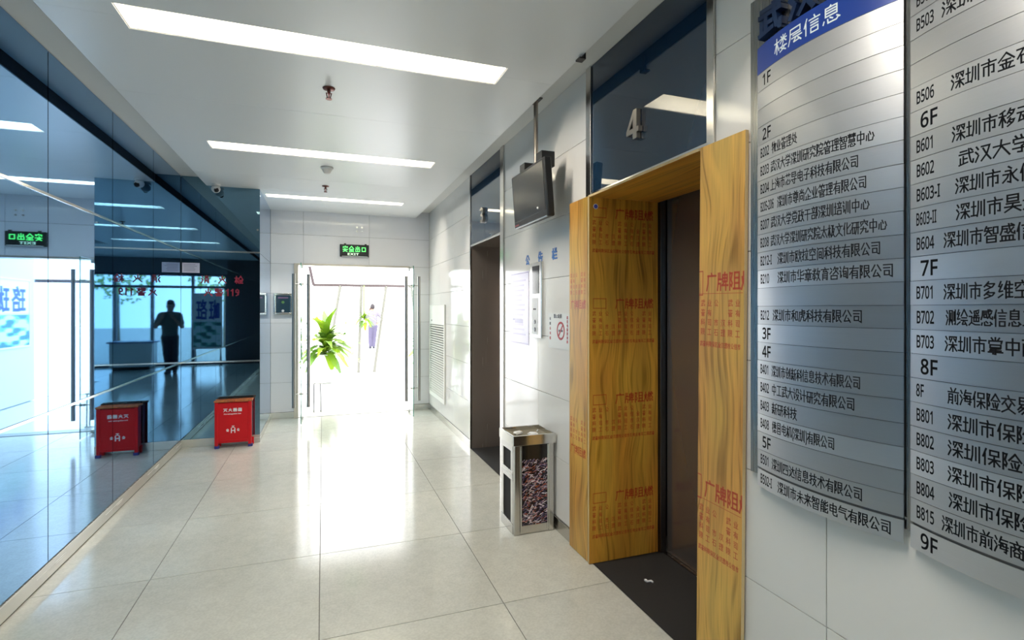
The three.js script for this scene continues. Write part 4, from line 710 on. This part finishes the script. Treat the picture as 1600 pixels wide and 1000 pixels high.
{
  const t = thing('potted_plant', 'big strap leaved green plant in a white pot seen through the doorway', 'plant', [0.06, -0.012, 12.15]), L = (p) => p.map((q) => new THREE.Vector2(...q));
  mesh('pot', new THREE.LatheGeometry(L([[0, 0], [0.13, 0], [0.14, 0.02], [0.175, 0.58], [0.19, 0.6], [0.19, 0.63], [0.17, 0.63], [0.165, 0.56], [0, 0.56]]), 28), M.white, t);
  mesh('soil', new THREE.CylinderGeometry(0.163, 0.163, 0.02, 24).translate(0, 0.57, 0), std([0.06, 0.04, 0.03], 0.9), t);
  mesh('stem', new THREE.CylinderGeometry(0.018, 0.028, 0.62, 10).translate(0, 0.86, 0), std([0.18, 0.2, 0.06], 0.7), t);
  leaves(t, 84, 0.60, 1.0, 0.84, 0.74, 1.45);
  const h = thing('hanging_plant', 'small leafy plant hanging on a cord beside the man', 'plant', [0.95, 1.30, 13.3]);
  mesh('cord', new THREE.CylinderGeometry(0.02, 0.02, 0.84, 6).translate(0, 0.46, 0), std([0.2, 0.25, 0.1], 0.7), h);
  mesh('hanging_pot', new THREE.LatheGeometry(L([[0, 0], [0.05, 0], [0.075, 0.09], [0.08, 0.1], [0, 0.1]]), 18).translate(0, -0.06, 0), M.white, h);
  leaves(h, 30, 0.02, 0.10, 0.34, 0.34, 1.9);
  const s = thing('steel_stand', 'small slim steel stand on the floor just outside the doors', 'stand', [-0.08, 0, 8.75]);
  for (const [x, d] of [[-0.135, 8.7], [-0.03, 8.7], [-0.135, 8.8], [-0.03, 8.8]]) part(s, 'leg', rod([x, -0.012, d], [x * 0.9 - 0.008, 0.44, d], 0.008), M.jamb);
  part(s, 'top_plate', rbox(-0.14, -0.02, 0.435, 0.45, 8.68, 8.82, 0.003, 1), M.steelH); part(s, 'foot_plate', rbox(-0.15, -0.01, -0.012, 0.0, 8.68, 8.82, 0.002, 1), M.steelH);
}
// ---------------------------------------------------------------- the man outside: one continuous body from blended tapered capsules
function capsules(bones, k = 0.05) {
  return (x, y, z) => {
    let d = 9;
    for (const [a, b, ra, rb, kk] of bones) {
      const bx = b[0] - a[0], by = b[1] - a[1], bz = b[2] - a[2], px = x - a[0], py = y - a[1], pz = z - a[2], t = Math.max(0, Math.min(1, (px * bx + py * by + pz * bz) / (bx * bx + by * by + bz * bz + 1e-9)));
      const e = Math.hypot(px - bx * t, py - by * t, pz - bz * t) - (ra + (rb - ra) * t), s = kk ?? k, h = Math.max(s - Math.abs(d - e), 0) / s;
      d = Math.min(d, e) - h * h * s * 0.25;
    }
    return d;
  };
}
function nets(f, lo, hi, c) {              // surface nets of the field f = 0
  const n = lo.map((l, i) => Math.ceil((hi[i] - l) / c) + 1), at = (i, j, k) => (k * n[1] + j) * n[0] + i, v = new Float32Array(n[0] * n[1] * n[2]), id = new Int32Array(v.length).fill(-1), P = [], I = [];
  for (let k = 0; k < n[2]; k++) for (let j = 0; j < n[1]; j++) for (let i = 0; i < n[0]; i++) v[at(i, j, k)] = f(lo[0] + i * c, lo[1] + j * c, lo[2] + k * c);
  const E = []; for (let a = 0; a < 8; a++) for (const b of [1, 2, 4]) if (!(a & b)) E.push([a, a | b]);
  for (let k = 0; k + 1 < n[2]; k++) for (let j = 0; j + 1 < n[1]; j++) for (let i = 0; i + 1 < n[0]; i++) {
    let m = 0, x = 0, y = 0, z = 0; const w = [];
    for (let q = 0; q < 8; q++) w.push(v[at(i + (q & 1), j + ((q >> 1) & 1), k + (q >> 2))]);
    for (const [a, b] of E) if (w[a] < 0 !== w[b] < 0) { const t = w[a] / (w[a] - w[b]); m++; x += (a & 1) + ((b & 1) - (a & 1)) * t; y += ((a >> 1) & 1) + (((b >> 1) & 1) - ((a >> 1) & 1)) * t; z += (a >> 2) + ((b >> 2) - (a >> 2)) * t; }
    if (m) { id[at(i, j, k)] = P.length / 3; P.push(lo[0] + (i + x / m) * c, lo[1] + (j + y / m) * c, lo[2] + (k + z / m) * c); }
  }
  const quad = (a, b, c2, d, flip) => { if (a < 0 || b < 0 || c2 < 0 || d < 0) return; flip ? I.push(a, c2, b, a, d, c2) : I.push(a, b, c2, a, c2, d); };
  for (let k = 1; k + 1 < n[2]; k++) for (let j = 1; j + 1 < n[1]; j++) for (let i = 1; i + 1 < n[0]; i++) {
    const s = v[at(i, j, k)] < 0;
    if (s !== v[at(i + 1, j, k)] < 0) quad(id[at(i, j - 1, k - 1)], id[at(i, j, k - 1)], id[at(i, j, k)], id[at(i, j - 1, k)], !s);
    if (s !== v[at(i, j + 1, k)] < 0) quad(id[at(i - 1, j, k - 1)], id[at(i - 1, j, k)], id[at(i, j, k)], id[at(i, j, k - 1)], !s);
    if (s !== v[at(i, j, k + 1)] < 0) quad(id[at(i - 1, j - 1, k)], id[at(i, j - 1, k)], id[at(i, j, k)], id[at(i - 1, j, k)], !s);
  }
  const g = new THREE.BufferGeometry(); g.setAttribute('position', new THREE.Float32BufferAttribute(P, 3)); g.setAttribute('uv', new THREE.Float32BufferAttribute(new Float32Array(P.length / 3 * 2), 2)); g.setIndex(I); g.computeVertexNormals(); return g;
}
function person(label, base, shirtColor, trouserColor, el, er, hl, hr, handL, handR) {   // facing along +D; el.. elbows and wrists
  const t = thing('person', label, 'person', base);
  const skin = std([0.36, 0.20, 0.14], 0.6), shirt = std(shirtColor, 0.8), trous = std(trouserColor, 0.8), hair = std([0.02, 0.014, 0.017], 0.6), shoe = std([0.03, 0.03, 0.05], 0.5);
  const neck = [0, 1.52, 0], head = [-0.015, 1.68, -0.015], sl = [-0.19, 1.44, 0], sr = [0.19, 1.44, 0];
  const mid = (p, q, f) => p.map((v, i) => v + (q[i] - v) * f);
  const hand = (w, dir, side) => { const out = [[w, w.map((q, i) => q + dir[i] * 0.07), 0.03, 0.034]]; for (let k = 0; k < 4; k++) { const b = w.map((q, i) => q + dir[i] * 0.08 + side[i] * (k - 1.5) * 0.019), l = [0.06, 0.072, 0.066, 0.05][k], m = b.map((q, i) => q + dir[i] * l * 0.55), e = m.map((q, i) => q + dir[i] * l * 0.3 + (i === 2 ? -0.02 : 0)); out.push([b, m, 0.009, 0.009, 0.008], [m, e, 0.009, 0.008, 0.008]); } const th = w.map((q, i) => q + dir[i] * 0.025 - side[i] * 0.03), te = th.map((q, i) => q + dir[i] * 0.045 - side[i] * 0.028); out.push([th, te, 0.011, 0.009, 0.01]); return out; };
  const torso = [[[0, 0.98, 0], [0, 1.2, 0], 0.145, 0.15], [[0, 1.2, 0], [0, 1.4, 0], 0.15, 0.14], [[-0.12, 1.42, 0], [0.12, 1.42, 0], 0.085, 0.085]];
  const body = capsules([...torso, [[0, 1.45, 0], neck, 0.06, 0.055], [neck, [head[0], 1.60, head[2]], 0.055, 0.06], [[head[0], 1.64, -0.03], [head[0], 1.71, 0.0], 0.072, 0.085], [[head[0], 1.62, -0.085], [head[0], 1.60, -0.07], 0.02, 0.03], [[head[0], 1.655, -0.10], [head[0], 1.67, -0.095], 0.014, 0.012], [[head[0] - 0.085, 1.67, 0], [head[0] - 0.088, 1.65, 0], 0.014, 0.012, 0.02], [[head[0] + 0.085, 1.67, 0], [head[0] + 0.088, 1.65, 0], 0.014, 0.012, 0.02],
    [sl, el, 0.055, 0.043], [el, hl, 0.04, 0.028], [sr, er, 0.055, 0.043], [er, hr, 0.04, 0.028], ...hand(hl, ...handL), ...hand(hr, ...handR),
    [[-0.09, 0.92, 0], [-0.105, 0.5, -0.02], 0.095, 0.062], [[-0.105, 0.5, -0.02], [-0.10, 0.09, 0.01], 0.058, 0.04], [[0.09, 0.92, 0], [0.06, 0.5, -0.03], 0.095, 0.062], [[0.06, 0.5, -0.03], [0.03, 0.09, 0.0], 0.058, 0.04], [[-0.10, 0.05, 0.02], [-0.13, 0.035, -0.14], 0.04, 0.032], [[0.03, 0.05, 0.02], [0.05, 0.035, -0.14], 0.04, 0.032]], 0.04);
  mesh('body', nets(body, [-0.55, -0.01, -0.5], [0.6, 1.85, 0.25], 0.0125), skin, t);
  const sh = capsules([[[0, 0.97, 0], [0, 1.2, 0], 0.168, 0.172], [[0, 1.2, 0], [0, 1.4, 0], 0.172, 0.155], [[-0.12, 1.43, 0], [0.12, 1.43, 0], 0.096, 0.096], [[0, 1.46, 0], [0, 1.525, 0], 0.075, 0.065], [sl, mid(sl, el, 0.72), 0.078, 0.07], [sr, mid(sr, er, 0.72), 0.078, 0.072]], 0.05);
  mesh('shirt', nets((x, y, z) => Math.max(sh(x, y, z), 0.935 - y, y - 1.535), [-0.55, 0.9, -0.28], [0.6, 1.6, 0.26], 0.0125), shirt, t);
  const tr = capsules([[[0, 1.0, 0], [0, 0.93, 0], 0.155, 0.16], [[-0.085, 0.9, 0], [-0.105, 0.5, -0.02], 0.112, 0.082], [[-0.105, 0.5, -0.02], [-0.10, 0.1, 0.01], 0.082, 0.072], [[0.085, 0.9, 0], [0.06, 0.5, -0.03], 0.112, 0.082], [[0.06, 0.5, -0.03], [0.03, 0.1, 0.0], 0.082, 0.072]], 0.03);
  mesh('trousers', nets((x, y, z) => Math.max(tr(x, y, z), 0.075 - y, y - 1.02), [-0.35, 0.04, -0.28], [0.35, 1.08, 0.26], 0.0125), trous, t);
  const hf = capsules([[[head[0], 1.70, 0.025], [head[0], 1.75, -0.01], 0.094, 0.085]], 0.03);
  mesh('hair', nets((x, y, z) => Math.max(hf(x, y, z), -(z + 0.07) * 0.5 + (1.70 - y) * 0.5), [-0.2, 1.55, -0.2], [0.2, 1.9, 0.2], 0.0125), hair, t);
  for (const [a, b] of [[[-0.10, 0.045, 0.03], [-0.135, 0.035, -0.15]], [[0.03, 0.045, 0.03], [0.055, 0.035, -0.15]]]) { const s = capsules([[a, b, 0.055, 0.042]]); mesh('shoe', nets((x, y, z) => Math.max(s(x, y, z), -y, y - 0.1), [-0.25, -0.02, -0.25], [0.2, 0.14, 0.14], 0.01), shoe, t); }
}
person('man in white shirt and grey trousers on the phone outside, seen from behind', [1.94, -0.012, 22.2], [0.165, 0.15, 0.185], [0.085, 0.075, 0.13], [-0.29, 1.19, -0.10], [0.40, 1.21, 0.05], [-0.125, 1.60, -0.07], [0.20, 1.04, 0.07], [[0.25, 0.95, 0], [0, 0, 1]], [[-0.8, -0.5, 0.2], [0, -0.4, -0.9]]);
{
  const ph = thing('mobile_phone', 'small dark mobile phone held to the ear of the man outside', 'phone', [1.83, 1.62, 22.2]);
  mesh('phone_body', new RoundedBoxGeometry(0.012, 0.14, 0.068, 2, 0.005), M.black, ph); ph.rotation.z = -0.25;
}
// somebody standing in the lobby, seen as a dark reflection in the glass corner
person('person in dark green clothes standing in the lobby, reflected in the glass corner', [0.5, 0, -1.2], [0.10, 0.14, 0.12], [0.03, 0.035, 0.05], [-0.28, 1.17, -0.10], [0.28, 1.17, -0.10], [-0.10, 1.42, -0.24], [0.10, 1.42, -0.24], [[0.3, 0.6, -0.6], [0, 0.7, 0.7]], [[-0.3, 0.6, -0.6], [0, 0.7, 0.7]]);
// ---------------------------------------------------------------- the lobby behind the camera, seen in the mirror glass
{
  const t = thing('reception_counter', 'white reception counter reflected in the dark glass', 'counter', [1.6, 0, -2.3]), bl = std([0.12, 0.22, 0.45], 0.4);
  part(t, 'counter_front', rbox(1.2, 2.15, 0.08, 0.70, -2.5, -2.42, 0.004, 1), M.white); part(t, 'counter_top', rbox(1.15, 2.20, 0.70, 0.74, -2.95, -2.38, 0.006, 2), bl); part(t, 'counter_plinth', box(1.25, 2.1, 0, 0.08, -2.9, -2.45), M.black);
  for (const [a, b] of [[1.2, 1.25], [2.1, 2.15]]) part(t, 'counter_side', rbox(a, b, 0.08, 0.70, -2.9, -2.5, 0.004, 1), M.white);
  const s = thing('stool', 'red upholstered stool near the lobby windows', 'stool', [2.72, 0, -2.2]);
  part(s, 'seat', rbox(2.55, 2.9, 0.62, 0.74, -2.38, -2.03, 0.03, 3), std([0.35, 0.01, 0.06], 0.5)); part(s, 'stem', cyl(0.03, 0.6, 2.725, 0.32, -2.2), M.polished); part(s, 'foot_disc', cyl(0.2, 0.02, 2.725, 0.01, -2.2, 28), M.polished);
  const p = thing('display_board', 'freestanding calligraphy board in front of the lobby windows', 'board', [-0.05, 0, -2.6]);
  picture(p, 'print', box(-0.40, 0.28, 0.55, 2.0, -2.612, -2.60), (x, y) => [(0.28 - x) / 1.4, (y - 0.55) / 1.45]);
  part(p, 'board', rbox(-0.42, 0.30, 0.5, 2.04, -2.65, -2.613, 0.004, 1), M.white); for (const x of [-0.38, 0.24]) { part(p, 'leg', rod([x, 0, -2.75], [x, 0.55, -2.64], 0.012), M.jamb); part(p, 'leg', rod([x, 0, -2.5], [x, 0.55, -2.63], 0.012), M.jamb); }
}
function tree(x, d, h, label) {
  const t = thing('tree', label, 'tree', [x, -0.05, d], 'trees outside the lobby windows');
  mesh('trunk', new THREE.CylinderGeometry(0.05, 0.08, h * 0.6, 10).translate(0, h * 0.3, 0), std([0.12, 0.09, 0.06], 0.9), t);
  const inst = new THREE.InstancedMesh(new THREE.SphereGeometry(0.09, 5, 4).scale(1, 0.25, 0.6), std([0.30, 0.44, 0.10], 0.7), 420); inst.name = 'foliage'; inst.userData.kind = 'stuff'; const o = new THREE.Object3D();
  for (let i = 0; i < 420; i++) { const a = rnd() * 6.283, b = Math.acos(2 * rnd() - 1), r = Math.cbrt(rnd()) * h * 0.34; o.position.set(Math.sin(b) * Math.cos(a) * r, h * 0.72 + Math.cos(b) * r * 0.9, Math.sin(b) * Math.sin(a) * r); o.rotation.set(rnd() * 6, rnd() * 6, rnd() * 6); o.updateMatrix(); inst.setMatrixAt(i, o.matrix); }
  t.add(inst);
}
tree(0.9, -11.5, 4.6, 'young tree outside the lobby windows behind the display board'); tree(4.6, -11.0, 4.4, 'young tree outside the lobby windows behind the red stool');
renderer.render(scene, camera);
